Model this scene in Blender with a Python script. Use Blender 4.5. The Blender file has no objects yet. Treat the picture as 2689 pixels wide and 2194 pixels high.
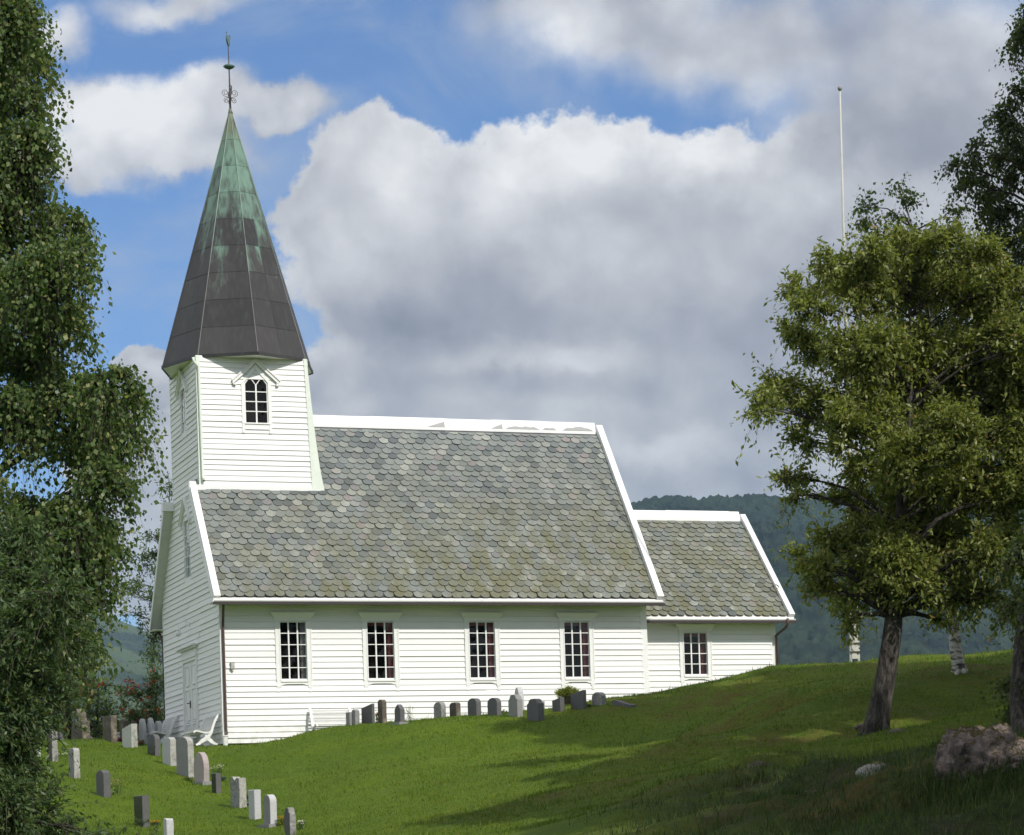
import bpy, math, random
import numpy as np
from mathutils import Matrix, Vector

# ------------------------------------------------------------------ camera
KD = 1.26363                       # photograph pixels per measuring pixel (2128 wide)
CAM = np.array([-17.00946, -74.09058, -3.60237])
YAW, PITCH, ROLL = 0.33857, 0.01487, -0.03194
FPX, CXP, CYP = 6616.38, 1344.5, 1097.0 + 1049.06
_f = np.array([math.sin(YAW) * math.cos(PITCH), math.cos(YAW) * math.cos(PITCH), math.sin(PITCH)])
_r = np.array([math.cos(YAW), -math.sin(YAW), 0.0])
_u = np.cross(_r, _f)
RR = _r * math.cos(ROLL) + _u * math.sin(ROLL)
UU = -_r * math.sin(ROLL) + _u * math.cos(ROLL)
HF = np.array([math.sin(YAW), math.cos(YAW), 0.0])       # level forward
HR = np.array([math.cos(YAW), -math.sin(YAW), 0.0])      # level right
sc = bpy.context.scene
C = sc.collection
cd = bpy.data.cameras.new('camera')
cd.sensor_width = 36.0
cd.lens = FPX / 2689 * 36.0
cd.shift_y = 1049.06 / 2689
cd.clip_start = 0.5
cd.clip_end = 20000
co = bpy.data.objects.new('camera', cd)
C.objects.link(co)
M = Matrix(((RR[0], UU[0], -_f[0], CAM[0]), (RR[1], UU[1], -_f[1], CAM[1]), (RR[2], UU[2], -_f[2], CAM[2]), (0, 0, 0, 1)))
co.matrix_world = M
sc.camera = co

# ------------------------------------------------------------------ light
HAZE_D = 0.000075
SUN_EL, SUN_AZ = math.radians(40), math.radians(17)      # azimuth from -Y towards +X
sd = bpy.data.lights.new('sun', 'SUN')
sd.energy = 4.1
sd.angle = math.radians(0.5)
sd.color = (1.0, 0.953, 0.885)
so = bpy.data.objects.new('sun', sd)
C.objects.link(so)
_sv = Vector((math.sin(SUN_AZ) * math.cos(SUN_EL), -math.cos(SUN_AZ) * math.cos(SUN_EL), math.sin(SUN_EL)))
so.rotation_euler = _sv.to_track_quat('Z', 'Y').to_euler()
so.location = (0, 0, 60)
sc.view_settings.view_transform = 'Standard'
sc.view_settings.look = 'None'
sc.view_settings.exposure = 0.0
sc.view_settings.gamma = 1.0
sc.cycles.max_bounces = 6
sc.cycles.diffuse_bounces = 3
sc.cycles.glossy_bounces = 2
sc.cycles.transmission_bounces = 4
sc.cycles.transparent_max_bounces = 8
sc.cycles.volume_bounces = 0
sc.cycles.use_adaptive_sampling = True
sc.cycles.adaptive_threshold = 0.02
sc.cycles.use_denoising = True


def ray(x, y):
    """direction through measuring pixel (x, y)"""
    return _f + RR * (x * KD - CXP) / FPX - UU * (y * KD - CYP) / FPX


def at(x, y, d):
    """world point seen at pixel (x, y), d metres ahead"""
    v = ray(x, y)
    return CAM + v * (d / (v @ HF))


# ------------------------------------------------------------------ node helpers
class NT:
    def __init__(s, tree):
        s.t = tree
        s.n = tree.nodes
        s.l = tree.links

    def new(s, typ, **kw):
        n = s.n.new(typ)
        for k, v in kw.items():
            setattr(n, k, v)
        return n

    def put(s, sock, v):
        if isinstance(v, bpy.types.NodeSocket):
            s.l.new(v, sock)
        elif isinstance(v, (tuple, list)):
            if len(v) == 3 and sock.type == 'RGBA':
                v = (*v, 1)
            sock.default_value = v
        else:
            sock.default_value = v

    def m(s, op, a, b=None, c=None, clamp=False):
        n = s.new('ShaderNodeMath', operation=op, use_clamp=clamp)
        for i, v in enumerate((a, b, c)):
            if v is not None:
                s.put(n.inputs[i], v)
        return n.outputs[0]

    def v(s, op, a, b=None, out=0):
        n = s.new('ShaderNodeVectorMath', operation=op)
        s.put(n.inputs[0], a)
        if b is not None:
            s.put(n.inputs[3 if op == 'SCALE' else 1], b)
        return n.outputs['Value' if op in ('DOT_PRODUCT', 'LENGTH') else 'Vector']

    def noise(s, vec, scale, detail=4, rough=0.5, dist=0.0, out='Fac'):
        n = s.new('ShaderNodeTexNoise')
        if vec is not None:
            s.put(n.inputs['Vector'], vec)
        s.put(n.inputs['Scale'], scale)
        s.put(n.inputs['Detail'], detail)
        s.put(n.inputs['Roughness'], rough)
        s.put(n.inputs['Distortion'], dist)
        return n.outputs[0 if out == 'Fac' else 1]

    def ramp(s, fac, stops, interp='LINEAR'):
        n = s.new('ShaderNodeValToRGB')
        n.color_ramp.interpolation = interp
        e = n.color_ramp.elements
        while len(e) < len(stops):
            e.new(0.5)
        for el, (p, c) in zip(e, stops):
            el.position = p
            el.color = (*c, 1) if len(c) == 3 else c
        s.put(n.inputs[0], fac)
        return n.outputs[0]

    def mix(s, fac, a, b, mode='MIX'):
        n = s.new('ShaderNodeMix', data_type='RGBA', blend_type=mode)
        s.put(n.inputs[0], fac)
        s.put(n.inputs[6], a)
        s.put(n.inputs[7], b)
        return n.outputs[2]

    def rng(s, v, a, b, c, d, smooth=False):
        n = s.new('ShaderNodeMapRange', interpolation_type='SMOOTHSTEP' if smooth else 'LINEAR')
        for i, q in enumerate((v, a, b, c, d)):
            s.put(n.inputs[i], q)
        return n.outputs[0]


# ------------------------------------------------------------------ world: sky and clouds
w = bpy.data.worlds.new('World')
sc.world = w
w.use_nodes = True
w.node_tree.nodes.clear()
T = NT(w.node_tree)
geo = T.new('ShaderNodeTexCoord').outputs['Generated']
sky = T.new('ShaderNodeTexSky', sky_type='NISHITA', sun_disc=False)
sky.sun_elevation = SUN_EL
sky.sun_rotation = math.pi - SUN_AZ
sky.air_density = 1.0
sky.dust_density = 0.4
sky.ozone_density = 2.0
du = T.v('DOT_PRODUCT', geo, tuple(HR))
df = T.v('DOT_PRODUCT', geo, tuple(HF))
dz = T.v('DOT_PRODUCT', geo, (0.0, 0.0, 1.0))
dfa = T.m('MAXIMUM', T.m('ABSOLUTE', df), 0.08)
cu = T.m('DIVIDE', du, dfa)
cv = T.m('DIVIDE', T.m('MAXIMUM', dz, 0.0), dfa)
comb = T.new('ShaderNodeCombineXYZ')
T.put(comb.inputs[0], cu)
T.put(comb.inputs[1], cv)
P0 = comb.outputs[0]


def uvof(x, y):
    v = ray(x, y)
    return (v @ HR) / (v @ HF), v[2] / (v @ HF)


S1 = 1 / 5236.0
wob = T.v('SUBTRACT', T.noise(P0, 22, 6, 0.62, out='Color'), (0.5, 0.5, 0.5))
wob2 = T.v('SUBTRACT', T.noise(P0, 7, 3, 0.5, out='Color'), (0.5, 0.5, 0.5))
P1 = T.v('ADD', P0, T.v('ADD', T.v('SCALE', wob, 0.034), T.v('SCALE', wob2, 0.030)))


def blob(P, x, y, rx, ry):
    a, b = uvof(x, y)
    d = T.v('MULTIPLY', T.v('SUBTRACT', P, (a, b, 0.0)), (1 / (rx * S1), 1 / (ry * S1), 0.0))
    return T.m('SUBTRACT', 1.0, T.v('LENGTH', d))


def union(vals):
    o = vals[0]
    for q in vals[1:]:
        o = T.m('SMOOTH_MAX', o, q, 0.12)
    return o


# cumulus with crisp tops, then thin veils
cum = union([blob(P1, *b) for b in (
        (780, 470, 260, 255), (680, 410, 100, 120), (900, 520, 360, 270), (1220, 560, 420, 330), (1560, 560, 420, 340),
    (1900, 520, 420, 400), (1300, 900, 900, 330), (1800, 900, 700, 400), (850, 850, 330, 200),
    (300, 800, 130, 90), (260, 960, 140, 140), (200, 1150, 260, 150), (700, 1100, 700, 250))])
softc = union([blob(P1, *b) for b in ((320, 280, 290, 150), (560, 235, 150, 60), (200, 215, 140, 100), (430, 225, 170, 100), (400, 330, 200, 90), (150, 330, 130, 90))])
veil = union([blob(P1, *b) for b in (
    (1250, 20, 420, 150), (1550, 90, 420, 150), (1950, 150, 420, 330), (1850, 300, 260, 260), (370, 10, 180, 60),
    (110, 60, 120, 60), (1320, -150, 900, 200))])
fine = T.noise(P0, 60, 7, 0.6)
mid = T.noise(P0, 16, 5, 0.55)
def puff(scale, vec):
    n = T.new('ShaderNodeTexVoronoi', feature='SMOOTH_F1', distance='EUCLIDEAN')
    T.put(n.inputs['Vector'], vec)
    T.put(n.inputs['Scale'], scale)
    T.put(n.inputs['Smoothness'], 0.35)
    return T.m('SUBTRACT', 0.42, n.outputs['Distance'])


P2 = T.v('ADD', P0, T.v('SCALE', T.v('SUBTRACT', T.noise(P0, 30, 4, 0.6, out='Color'), (0.5, 0.5, 0.5)), 0.02))
puffs = T.m('ADD', T.m('ADD', puff(14, P2), T.m('MULTIPLY', puff(34, P2), 0.5)), T.m('MULTIPLY', puff(80, P2), 0.25))
cumN = T.m('ADD', T.m('ADD', cum, T.m('MULTIPLY', T.m('SUBTRACT', fine, 0.5), 0.42)), T.m('MULTIPLY', puffs, 0.20))
cumA = T.rng(cumN, 0.02, 0.12, 0.0, 1.0, True)
veilN = T.m('ADD', veil, T.m('MULTIPLY', T.m('SUBTRACT', mid, 0.5), 1.3))
softA = T.rng(T.m('ADD', T.m('ADD', softc, T.m('MULTIPLY', T.m('SUBTRACT', mid, 0.5), 0.5)), T.m('MULTIPLY', puffs, 0.22)), 0.0, 0.42, 0.0, 0.97, True)
veilA = T.rng(veilN, -0.1, 0.7, 0.0, 0.93, True)
# clouds over the rest of the sky, above and beside what the photograph shows
gen = T.noise(P0, 2.6, 6, 0.6)
outside = T.m('MAXIMUM', T.rng(cv, 0.33, 0.5, 0, 1, True), T.rng(T.m('ABSOLUTE', cu), 0.3, 0.5, 0, 1, True))
genA = T.m('MULTIPLY', T.rng(gen, 0.36, 0.52, 0, 1.0, True), outside)
wisp = T.m('MULTIPLY', T.rng(T.noise(T.v('MULTIPLY', P0, (1.0, 1.6, 1.0)), 9, 7, 0.62, 0.6), 0.42, 0.75, 0, 0.6, True), 1.0)
# light and dark masses inside the clouds
def soft(b, k):
    return T.m('MULTIPLY', T.rng(blob(P1, *b), 0.0, 0.9, 0, 1, True), k)


br = None
for b, k in (((820, 320, 260, 130), 0.30), ((1250, 340, 360, 120), 0.36), ((1520, 330, 230, 110), 0.30), ((950, 430, 420, 140), 0.22),
             ((640, 470, 120, 170), 0.12), ((1750, 420, 300, 130), 0.24), ((1980, 380, 200, 150), 0.15),
             ((300, 200, 300, 120), 0.34), ((140, 250, 150, 130), 0.26), ((350, 320, 300, 140), 0.30), ((560, 230, 140, 60), 0.2),
             ((950, 640, 420, 130), -0.16), ((780, 670, 220, 80), -0.24), ((1350, 620, 420, 130), -0.16), ((1120, 640, 150, 70), -0.06),
             ((1500, 760, 300, 160), -0.10), ((1180, 730, 280, 60), 0.20), ((950, 760, 160, 50), 0.16),
             ((1400, 860, 500, 110), -0.10), ((1150, 800, 400, 60), -0.18), ((720, 840, 130, 70), 0.22), ((1400, 930, 220, 60), 0.20),
             ((1550, 1010, 300, 50), -0.10), ((1250, 1000, 200, 60), -0.16), ((280, 770, 90, 50), 0.30), ((270, 860, 120, 60), -0.12), ((250, 1050, 160, 60), -0.10),
             ((1500, 60, 420, 150), -0.06), ((1100, 40, 200, 110), 0.06), ((1800, 160, 260, 120), -0.04)):
    q = soft(b, k)
    br = q if br is None else T.m('ADD', br, q)
rim = T.m('MULTIPLY', T.rng(cumN, 0.02, 0.30, 1, 0, True), 0.22)
det = T.m('ADD', T.m('MULTIPLY', T.m('SUBTRACT', T.noise(P1, 24, 8, 0.62), 0.5), 0.50), T.m('MULTIPLY', puffs, T.rng(cumN, 0.0, 1.2, 0.75, 0.25)))
det2 = T.m('MULTIPLY', T.m('SUBTRACT', T.noise(P0, 6, 4, 0.5), 0.5), 0.25)
bright = T.m('ADD', T.m('ADD', T.m('ADD', br, rim), T.m('ADD', det, det2)), 0.60, clamp=True)
ccol = T.ramp(bright, [(0.0, (2.6, 2.68, 3.15)), (0.3, (3.9, 3.95, 4.45)), (0.55, (5.6, 5.6, 5.85)), (0.8, (7.7, 7.7, 7.85)), (1.0, (9.6, 9.5, 9.4))])
skyb = T.mix(1.0, sky.outputs[0], (0.70, 0.90, 1.22), 'MULTIPLY')
col = T.mix(wisp, skyb, (4.6, 5.2, 6.3))
col = T.mix(genA, col, T.mix(gen, (6.2, 6.2, 6.3), (11.5, 11.3, 11.0)))
col = T.mix(veilA, col, ccol)
col = T.mix(softA, col, ccol)
col = T.mix(cumA, col, ccol)
bg = T.new('ShaderNodeBackground')
T.put(bg.inputs[0], col)
bg.inputs[1].default_value = 0.10
T.l.new(bg.outputs[0], T.new('ShaderNodeOutputWorld').inputs[0])

# ------------------------------------------------------------------ numpy noise
def _hash(ix, iy, s):
    n = (ix * 374761393 + iy * 668265263 + s * 974634777) & 0xFFFFFFFF
    n = ((n ^ (n >> 13)) * 1274126177) & 0xFFFFFFFF
    return ((n ^ (n >> 16)) & 0xFFFF) / 65535.0


def vnoise(x, y, s=0):
    ix, iy = np.floor(x).astype(np.int64), np.floor(y).astype(np.int64)
    fx, fy = x - ix, y - iy
    fx, fy = fx * fx * (3 - 2 * fx), fy * fy * (3 - 2 * fy)
    a, b, c, d = _hash(ix, iy, s), _hash(ix + 1, iy, s), _hash(ix, iy + 1, s), _hash(ix + 1, iy + 1, s)
    return (a * (1 - fx) + b * fx) * (1 - fy) + (c * (1 - fx) + d * fx) * fy


def fbm(x, y, oct=4, s=0, g=0.5):
    t, a, n = 0, 1.0, 0
    for i in range(oct):
        t = t + a * vnoise(x * 2 ** i, y * 2 ** i, s + i * 17)
        n += a
        a *= g
    return t / n


rng = np.random.default_rng(7)
random.seed(5)

# ------------------------------------------------------------------ materials
def mat(name, base=(0.5, 0.5, 0.5), rough=0.6, metal=0.0, spec=0.5):
    m = bpy.data.materials.new(name)
    m.use_nodes = True
    t = NT(m.node_tree)
    b = m.node_tree.nodes['Principled BSDF']
    b.inputs['Base Color'].default_value = (*base, 1)
    b.inputs['Roughness'].default_value = rough
    b.inputs['Metallic'].default_value = metal
    b.inputs['Specular IOR Level'].default_value = spec
    return m, t, b


def bump(t, b, h, dist=0.01, strength=1.0):
    n = t.new('ShaderNodeBump')
    n.inputs['Distance'].default_value = dist
    n.inputs['Strength'].default_value = strength
    t.put(n.inputs['Height'], h)
    t.l.new(n.outputs[0], b.inputs['Normal'])


def objco(t):
    return t.new('ShaderNodeTexCoord').outputs['Object']


def paint(name, c, dirt=(0.55, 0.56, 0.5), amount=0.35, rough=0.55):
    m, t, b = mat(name, c, rough)
    o = objco(t)
    g = t.noise(t.v('MULTIPLY', o, (0.6, 0.6, 3.0)), 1.6, 6, 0.65)
    grain = t.noise(t.v('MULTIPLY', o, (1.0, 1.0, 14.0)), 5, 5, 0.6)
    isl = t.new('ShaderNodeNewGeometry').outputs['Random Per Island']
    f = t.m('MULTIPLY', t.rng(g, 0.5, 0.8, 0, 1), amount)
    c1 = t.mix(f, c, dirt)
    spx = t.new('ShaderNodeSeparateXYZ')
    t.put(spx.inputs[0], o)
    splash = t.m('MULTIPLY', t.rng(spx.outputs[2], 0.0, 0.9, 0.5, 0.0), t.rng(t.noise(o, 3.5, 5, 0.7), 0.42, 0.62, 0, 1))
    flake = t.rng(t.noise(t.v('MULTIPLY', o, (2.0, 2.0, 6.0)), 6, 4, 0.7), 0.70, 0.73, 0, 0.5)
    c1 = t.mix(splash, c1, (0.36, 0.38, 0.28))
    c1 = t.mix(flake, c1, (0.42, 0.40, 0.36))
    c2 = t.mix(t.m('MULTIPLY', isl, 0.13), c1, tuple(q * 0.6 for q in c))
    t.put(b.inputs['Base Color'], c2)
    bump(t, b, grain, 0.004, 0.6)
    return m


M_SIDE = paint('white_board_paint', (0.80, 0.80, 0.785), (0.60, 0.60, 0.53), 0.30)
M_TRIM = paint('white_trim_paint', (0.82, 0.82, 0.80), (0.60, 0.62, 0.55), 0.25, 0.45)
M_GREENISH = paint('mossy_white_paint', (0.72, 0.77, 0.69), (0.45, 0.55, 0.42), 0.4)
M_RIDGE = paint('ridge_board_paint', (0.84, 0.84, 0.83), (0.5, 0.5, 0.5), 0.25)
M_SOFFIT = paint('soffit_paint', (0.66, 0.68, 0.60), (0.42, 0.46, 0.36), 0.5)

M_SLATE, t, b = mat('slate', rough=0.62)
o = objco(t)
isl = t.new('ShaderNodeNewGeometry').outputs['Random Per Island']
base = t.ramp(isl, [(0.0, (0.080, 0.090, 0.095)), (0.12, (0.135, 0.150, 0.150)), (0.3, (0.215, 0.228, 0.205)), (0.5, (0.260, 0.265, 0.228)),
                    (0.68, (0.235, 0.246, 0.232)), (0.8, (0.31, 0.30, 0.25)), (0.9, (0.40, 0.395, 0.335)), (0.95, (0.29, 0.235, 0.22)), (1.0, (0.13, 0.15, 0.155))])
patch = t.noise(o, 0.55, 3, 0.5)
base = t.mix(t.rng(patch, 0.4, 0.62, 0, 0.45), base, (0.155, 0.168, 0.160))
stain = t.noise(o, 14, 6, 0.7)
base = t.mix(t.rng(stain, 0.42, 0.72, 0, 0.5), base, (0.125, 0.120, 0.100))
att = t.new('ShaderNodeAttribute', attribute_name='moss')
mossn = t.m('MULTIPLY', att.outputs['Fac'], t.rng(t.noise(t.v('MULTIPLY', o, (1.0, 0.35, 0.35)), 2.6, 6, 0.65), 0.38, 0.60, 0.1, 0.95))
base = t.mix(mossn, base, (0.145, 0.135, 0.065))
lich = t.rng(t.noise(o, 24, 3, 0.5), 0.66, 0.72, 0, 1)
base = t.mix(t.m('MULTIPLY', lich, t.m('MULTIPLY', att.outputs['Fac'], 0.6)), base, (0.50, 0.49, 0.44))
base = t.mix(1.0, base, (0.86, 0.92, 0.97), 'MULTIPLY')
t.put(b.inputs['Base Color'], base)
bump(t, b, stain, 0.008, 0.7)

M_EDGE, t, b = mat('slate_edge_grime', (0.045, 0.042, 0.032), 0.9)
M_COPPER, t, b = mat('aged_copper', rough=0.5)
o = objco(t)
sep = t.new('ShaderNodeSeparateXYZ')
t.put(sep.inputs[0], o)
z = sep.outputs[2]
streak = t.noise(t.v('MULTIPLY', o, (3.6, 3.6, 0.28)), 1.0, 6, 0.62)
streak2 = t.noise(t.v('MULTIPLY', o, (9, 9, 0.7)), 1.0, 4, 0.6)
g = t.m('ADD', t.m('ADD', t.rng(z, 13.2, 19.0, -0.24, 0.60), t.m('MULTIPLY', t.m('SUBTRACT', streak, 0.5), 1.15)), t.m('MULTIPLY', t.m('SUBTRACT', streak2, 0.5), 0.55))
isl = t.new('ShaderNodeNewGeometry').outputs['Random Per Island']
g = t.m('ADD', g, t.m('MULTIPLY', t.m('SUBTRACT', isl, 0.5), 0.35), clamp=True)
dark = t.mix(isl, (0.015, 0.0145, 0.015), (0.036, 0.033, 0.032))
dark = t.mix(t.rng(streak2, 0.45, 0.8, 0, 0.5), dark, (0.060, 0.064, 0.056))
cc = t.mix(t.rng(g, 0.1, 0.62, 0, 1, True), dark, (0.135, 0.235, 0.180))
top = t.rng(z, 18.9, 20.2, 0, 0.8)
cc = t.mix(t.m('MULTIPLY', top, t.rng(streak2, 0.35, 0.6, 0.3, 1)), cc, (0.17, 0.155, 0.085))
t.put(b.inputs['Base Color'], cc)
bump(t, b, streak2, 0.006, 0.4)

M_IRON, t, b = mat('weathered_iron', (0.075, 0.06, 0.055), 0.55, 0.3)
M_GREENCU, t, b = mat('green_copper_sheet', (0.10, 0.17, 0.16), 0.5, 0.2)
M_PIPE, t, b = mat('brown_drainpipe', (0.075, 0.040, 0.033), 0.5)
M_GUTTER, t, b = mat('dark_gutter_and_shade', (0.030, 0.022, 0.020), 0.5)  # far gutter, and the strip coloured as shade under the near gutters
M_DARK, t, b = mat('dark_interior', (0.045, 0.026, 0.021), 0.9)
M_CURT, t, b = mat('wine_curtain', (0.50, 0.17, 0.17), 0.9)
M_CURTW, t, b = mat('pale_curtain', (0.55, 0.55, 0.52), 0.9)
M_FOUND, t, b = mat('foundation_stone', (0.06, 0.06, 0.062), 0.9)
M_GLOBE, t, b = mat('opal_glass', (0.72, 0.74, 0.76), 0.2)
M_GREYBOX, t, b = mat('grey_plastic', (0.42, 0.43, 0.38), 0.5)

M_GLASS = bpy.data.materials.new('window_glass')
M_GLASS.use_nodes = True
t = NT(M_GLASS.node_tree)
M_GLASS.node_tree.nodes.clear()
tr = t.new('ShaderNodeBsdfTransparent')
tr.inputs[0].default_value = (0.72, 0.74, 0.74, 1)
gl = t.new('ShaderNodeBsdfGlossy')
gl.inputs['Roughness'].default_value = 0.02
fr = t.new('ShaderNodeFresnel')
fr.inputs[0].default_value = 1.5
nb = t.new('ShaderNodeBump')
nb.inputs['Distance'].default_value = 0.02
nb.inputs['Strength'].default_value = 0.4
t.put(nb.inputs['Height'], t.noise(objco(t), 3.0, 2, 0.5))
t.l.new(nb.outputs[0], gl.inputs['Normal'])
mx = t.new('ShaderNodeMixShader')
t.put(mx.inputs[0], t.m('MULTIPLY', fr.outputs[0], 0.7))
t.l.new(tr.outputs[0], mx.inputs[1])
t.l.new(gl.outputs[0], mx.inputs[2])
t.l.new(mx.outputs[0], t.new('ShaderNodeOutputMaterial').inputs[0])


def stone_mat(name, c1, c2, spots=(0.3, 0.3, 0.28), k=0.5, rough=0.7, scale=30, bmp=0.01):
    m, t, b = mat(name, c1, rough)
    o = objco(t)
    n = t.noise(o, scale, 6, 0.7)
    n2 = t.noise(o, 4, 5, 0.6)
    c = t.mix(t.rng(n, 0.35, 0.65, 0, 1), c1, c2)
    c = t.mix(t.m('MULTIPLY', t.rng(n2, 0.5, 0.66, 0, 1), k), c, spots)
    t.put(b.inputs['Base Color'], c)
    bump(t, b, n, bmp, 0.8)
    return m


G_POL_BLACK = stone_mat('polished_black_granite', (0.022, 0.022, 0.024), (0.035, 0.034, 0.036), (0.03, 0.03, 0.03), 0.3, 0.25, 60, 0.001)
G_DKGREY = stone_mat('dark_grey_granite', (0.075, 0.075, 0.078), (0.115, 0.113, 0.113), (0.14, 0.13, 0.11), 0.4)
G_GREY = stone_mat('grey_granite', (0.20, 0.20, 0.195), (0.27, 0.265, 0.26), (0.16, 0.155, 0.13), 0.4)
G_LIGHT = stone_mat('light_grey_granite', (0.42, 0.42, 0.43), (0.52, 0.52, 0.52), (0.36, 0.36, 0.33), 0.3)
G_ROUGH = stone_mat('rough_hewn_granite', (0.30, 0.295, 0.27), (0.50, 0.49, 0.45), (0.13, 0.125, 0.10), 0.6, 0.9, 40, 0.03)
G_PINK = stone_mat('pinkish_granite', (0.30, 0.26, 0.25), (0.42, 0.36, 0.34), (0.22, 0.20, 0.18), 0.4, 0.7)
G_BROWN = stone_mat('lichened_brown_stone', (0.075, 0.062, 0.048), (0.13, 0.11, 0.085), (0.30, 0.27, 0.20), 0.7, 0.9, 24, 0.02)
G_CONC = stone_mat('pale_concrete', (0.46, 0.46, 0.42), (0.60, 0.60, 0.54), (0.40, 0.40, 0.36), 0.4, 0.9, 40, 0.02)
G_MOTTLE = stone_mat('mottled_old_stone', (0.17, 0.17, 0.165), (0.36, 0.35, 0.33), (0.06, 0.06, 0.055), 0.8, 0.9, 18, 0.02)
G_ROCK = stone_mat('mossy_boulder', (0.13, 0.10, 0.085), (0.36, 0.29, 0.26), (0.025, 0.022, 0.015), 0.95, 0.95, 9, 0.12)
G_ROCKG = stone_mat('pale_fieldstone', (0.33, 0.32, 0.30), (0.50, 0.49, 0.47), (0.15, 0.14, 0.12), 0.7, 0.9, 9, 0.05)


def leaf_mat(name, stops, trans=0.42, rough=0.42):
    m = bpy.data.materials.new(name)
    m.use_nodes = True
    t = NT(m.node_tree)
    b = m.node_tree.nodes['Principled BSDF']
    isl = t.new('ShaderNodeNewGeometry').outputs['Random Per Island']
    c = t.ramp(isl, stops)
    t.put(b.inputs['Base Color'], c)
    b.inputs['Roughness'].default_value = rough
    b.inputs['Specular IOR Level'].default_value = 0.35
    tl = t.new('ShaderNodeBsdfTranslucent')
    t.put(tl.inputs[0], t.mix(1.0, c, (1.5, 1.6, 0.7), 'MULTIPLY'))
    mx = t.new('ShaderNodeMixShader')
    mx.inputs[0].default_value = trans
    t.l.new(b.outputs[0], mx.inputs[1])
    t.l.new(tl.outputs[0], mx.inputs[2])
    t.l.new(mx.outputs[0], t.n['Material Output'].inputs[0])
    return m


L_BIRCH = leaf_mat('birch_leaf', [(0, (0.042, 0.080, 0.024)), (0.35, (0.078, 0.130, 0.036)), (0.75, (0.120, 0.175, 0.050)), (0.93, (0.20, 0.24, 0.085)), (1, (0.34, 0.32, 0.12))])
L_WILLOW = leaf_mat('willow_leaf', [(0, (0.090, 0.120, 0.028)), (0.4, (0.180, 0.215, 0.050)), (0.8, (0.270, 0.295, 0.080)), (0.95, (0.30, 0.32, 0.12)), (1, (0.26, 0.15, 0.05))])
L_ROWAN = leaf_mat('rowan_leaf', [(0, (0.040, 0.075, 0.028)), (0.4, (0.070, 0.120, 0.045)), (0.85, (0.115, 0.170, 0.060)), (1, (0.17, 0.20, 0.06))])
L_DARK = leaf_mat('dark_leaf', [(0, (0.040, 0.060, 0.020)), (0.5, (0.065, 0.095, 0.030)), (1, (0.11, 0.14, 0.045))])
L_BUSH = leaf_mat('golden_yew_leaf', [(0, (0.07, 0.10, 0.012)), (0.5, (0.14, 0.17, 0.02)), (1, (0.26, 0.27, 0.04))])
L_GRASS = leaf_mat('grass_blade', [(0, (0.045, 0.085, 0.002)), (0.5, (0.085, 0.142, 0.004)), (0.9, (0.130, 0.190, 0.008)), (1, (0.20, 0.16, 0.04))], 0.25, 0.6)
L_WILD = leaf_mat('wild_grass_blade', [(0, (0.018, 0.036, 0.006)), (0.45, (0.035, 0.068, 0.010)), (0.85, (0.070, 0.115, 0.018)), (1, (0.14, 0.115, 0.04))], 0.25, 0.6)  # dark rough growth, with some of the bank's tree shade in the colour


def petal(name, c):
    return leaf_mat(name, [(0, tuple(q * 0.8 for q in c)), (1, c)], 0.2)


F_WHITE, F_RED, F_PINK, F_YEL, F_PUR, F_ORG, F_MAG = (petal('white_petal', (0.8, 0.8, 0.78)), petal('red_petal', (0.55, 0.03, 0.015)),
    petal('pink_petal', (0.62, 0.36, 0.32)), petal('yellow_petal', (0.70, 0.42, 0.02)), petal('purple_petal', (0.12, 0.09, 0.35)),
    petal('rowan_berry', (0.80, 0.13, 0.03)), petal('magenta_petal', (0.75, 0.03, 0.35)))

M_BARK, t, b = mat('grey_bark', rough=0.95)
o = objco(t)
n1 = t.noise(t.v('MULTIPLY', o, (7, 7, 2.2)), 1.6, 6, 0.7)
t.put(b.inputs['Base Color'], t.ramp(n1, [(0.3, (0.012, 0.010, 0.008)), (0.48, (0.035, 0.029, 0.024)), (0.6, (0.095, 0.085, 0.072)), (0.75, (0.16, 0.105, 0.07))]))
bump(t, b, n1, 0.06, 1.0)
M_BBARK, t, b = mat('birch_bark', rough=0.8)
o = objco(t)
n1 = t.noise(t.v('MULTIPLY', o, (1.6, 1.6, 5.5)), 1.8, 5, 0.65)
t.put(b.inputs['Base Color'], t.ramp(n1, [(0.40, (0.030, 0.026, 0.022)), (0.48, (0.20, 0.19, 0.17)), (0.54, (0.48, 0.46, 0.43)), (0.75, (0.58, 0.55, 0.50))]))
bump(t, b, n1, 0.02, 0.8)
M_TWIG, t, b = mat('twig_bark', (0.045, 0.034, 0.026), 0.9)

M_GROUND, t, b = mat('mown_grass_ground', rough=0.95, spec=0.2)
o = objco(t)
n1 = t.noise(o, 0.30, 7, 0.68)
n2 = t.noise(o, 9, 5, 0.7)
n3 = t.noise(o, 1.6, 5, 0.6)
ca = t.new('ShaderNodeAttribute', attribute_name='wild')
cb = t.new('ShaderNodeAttribute', attribute_name='brown')
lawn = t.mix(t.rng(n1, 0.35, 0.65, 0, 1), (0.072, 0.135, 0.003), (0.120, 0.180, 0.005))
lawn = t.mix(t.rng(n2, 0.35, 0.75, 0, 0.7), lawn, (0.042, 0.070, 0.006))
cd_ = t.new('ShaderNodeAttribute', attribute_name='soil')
wild_shaded = t.mix(t.rng(n2, 0.35, 0.65, 0, 1), (0.014, 0.026, 0.005), (0.045, 0.070, 0.010))  # dark vegetation, deepened in colour for the tree shade over the bank
cc = t.mix(ca.outputs['Fac'], lawn, wild_shaded)
bf = t.m('MULTIPLY', cb.outputs['Fac'], t.rng(n3, 0.38, 0.62, 0.1, 1))
cc = t.mix(bf, cc, (0.115, 0.070, 0.022))
cc = t.mix(t.m('MULTIPLY', cd_.outputs['Fac'], t.rng(n2, 0.3, 0.6, 1, 0.6)), cc, (0.020, 0.014, 0.008))
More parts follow.
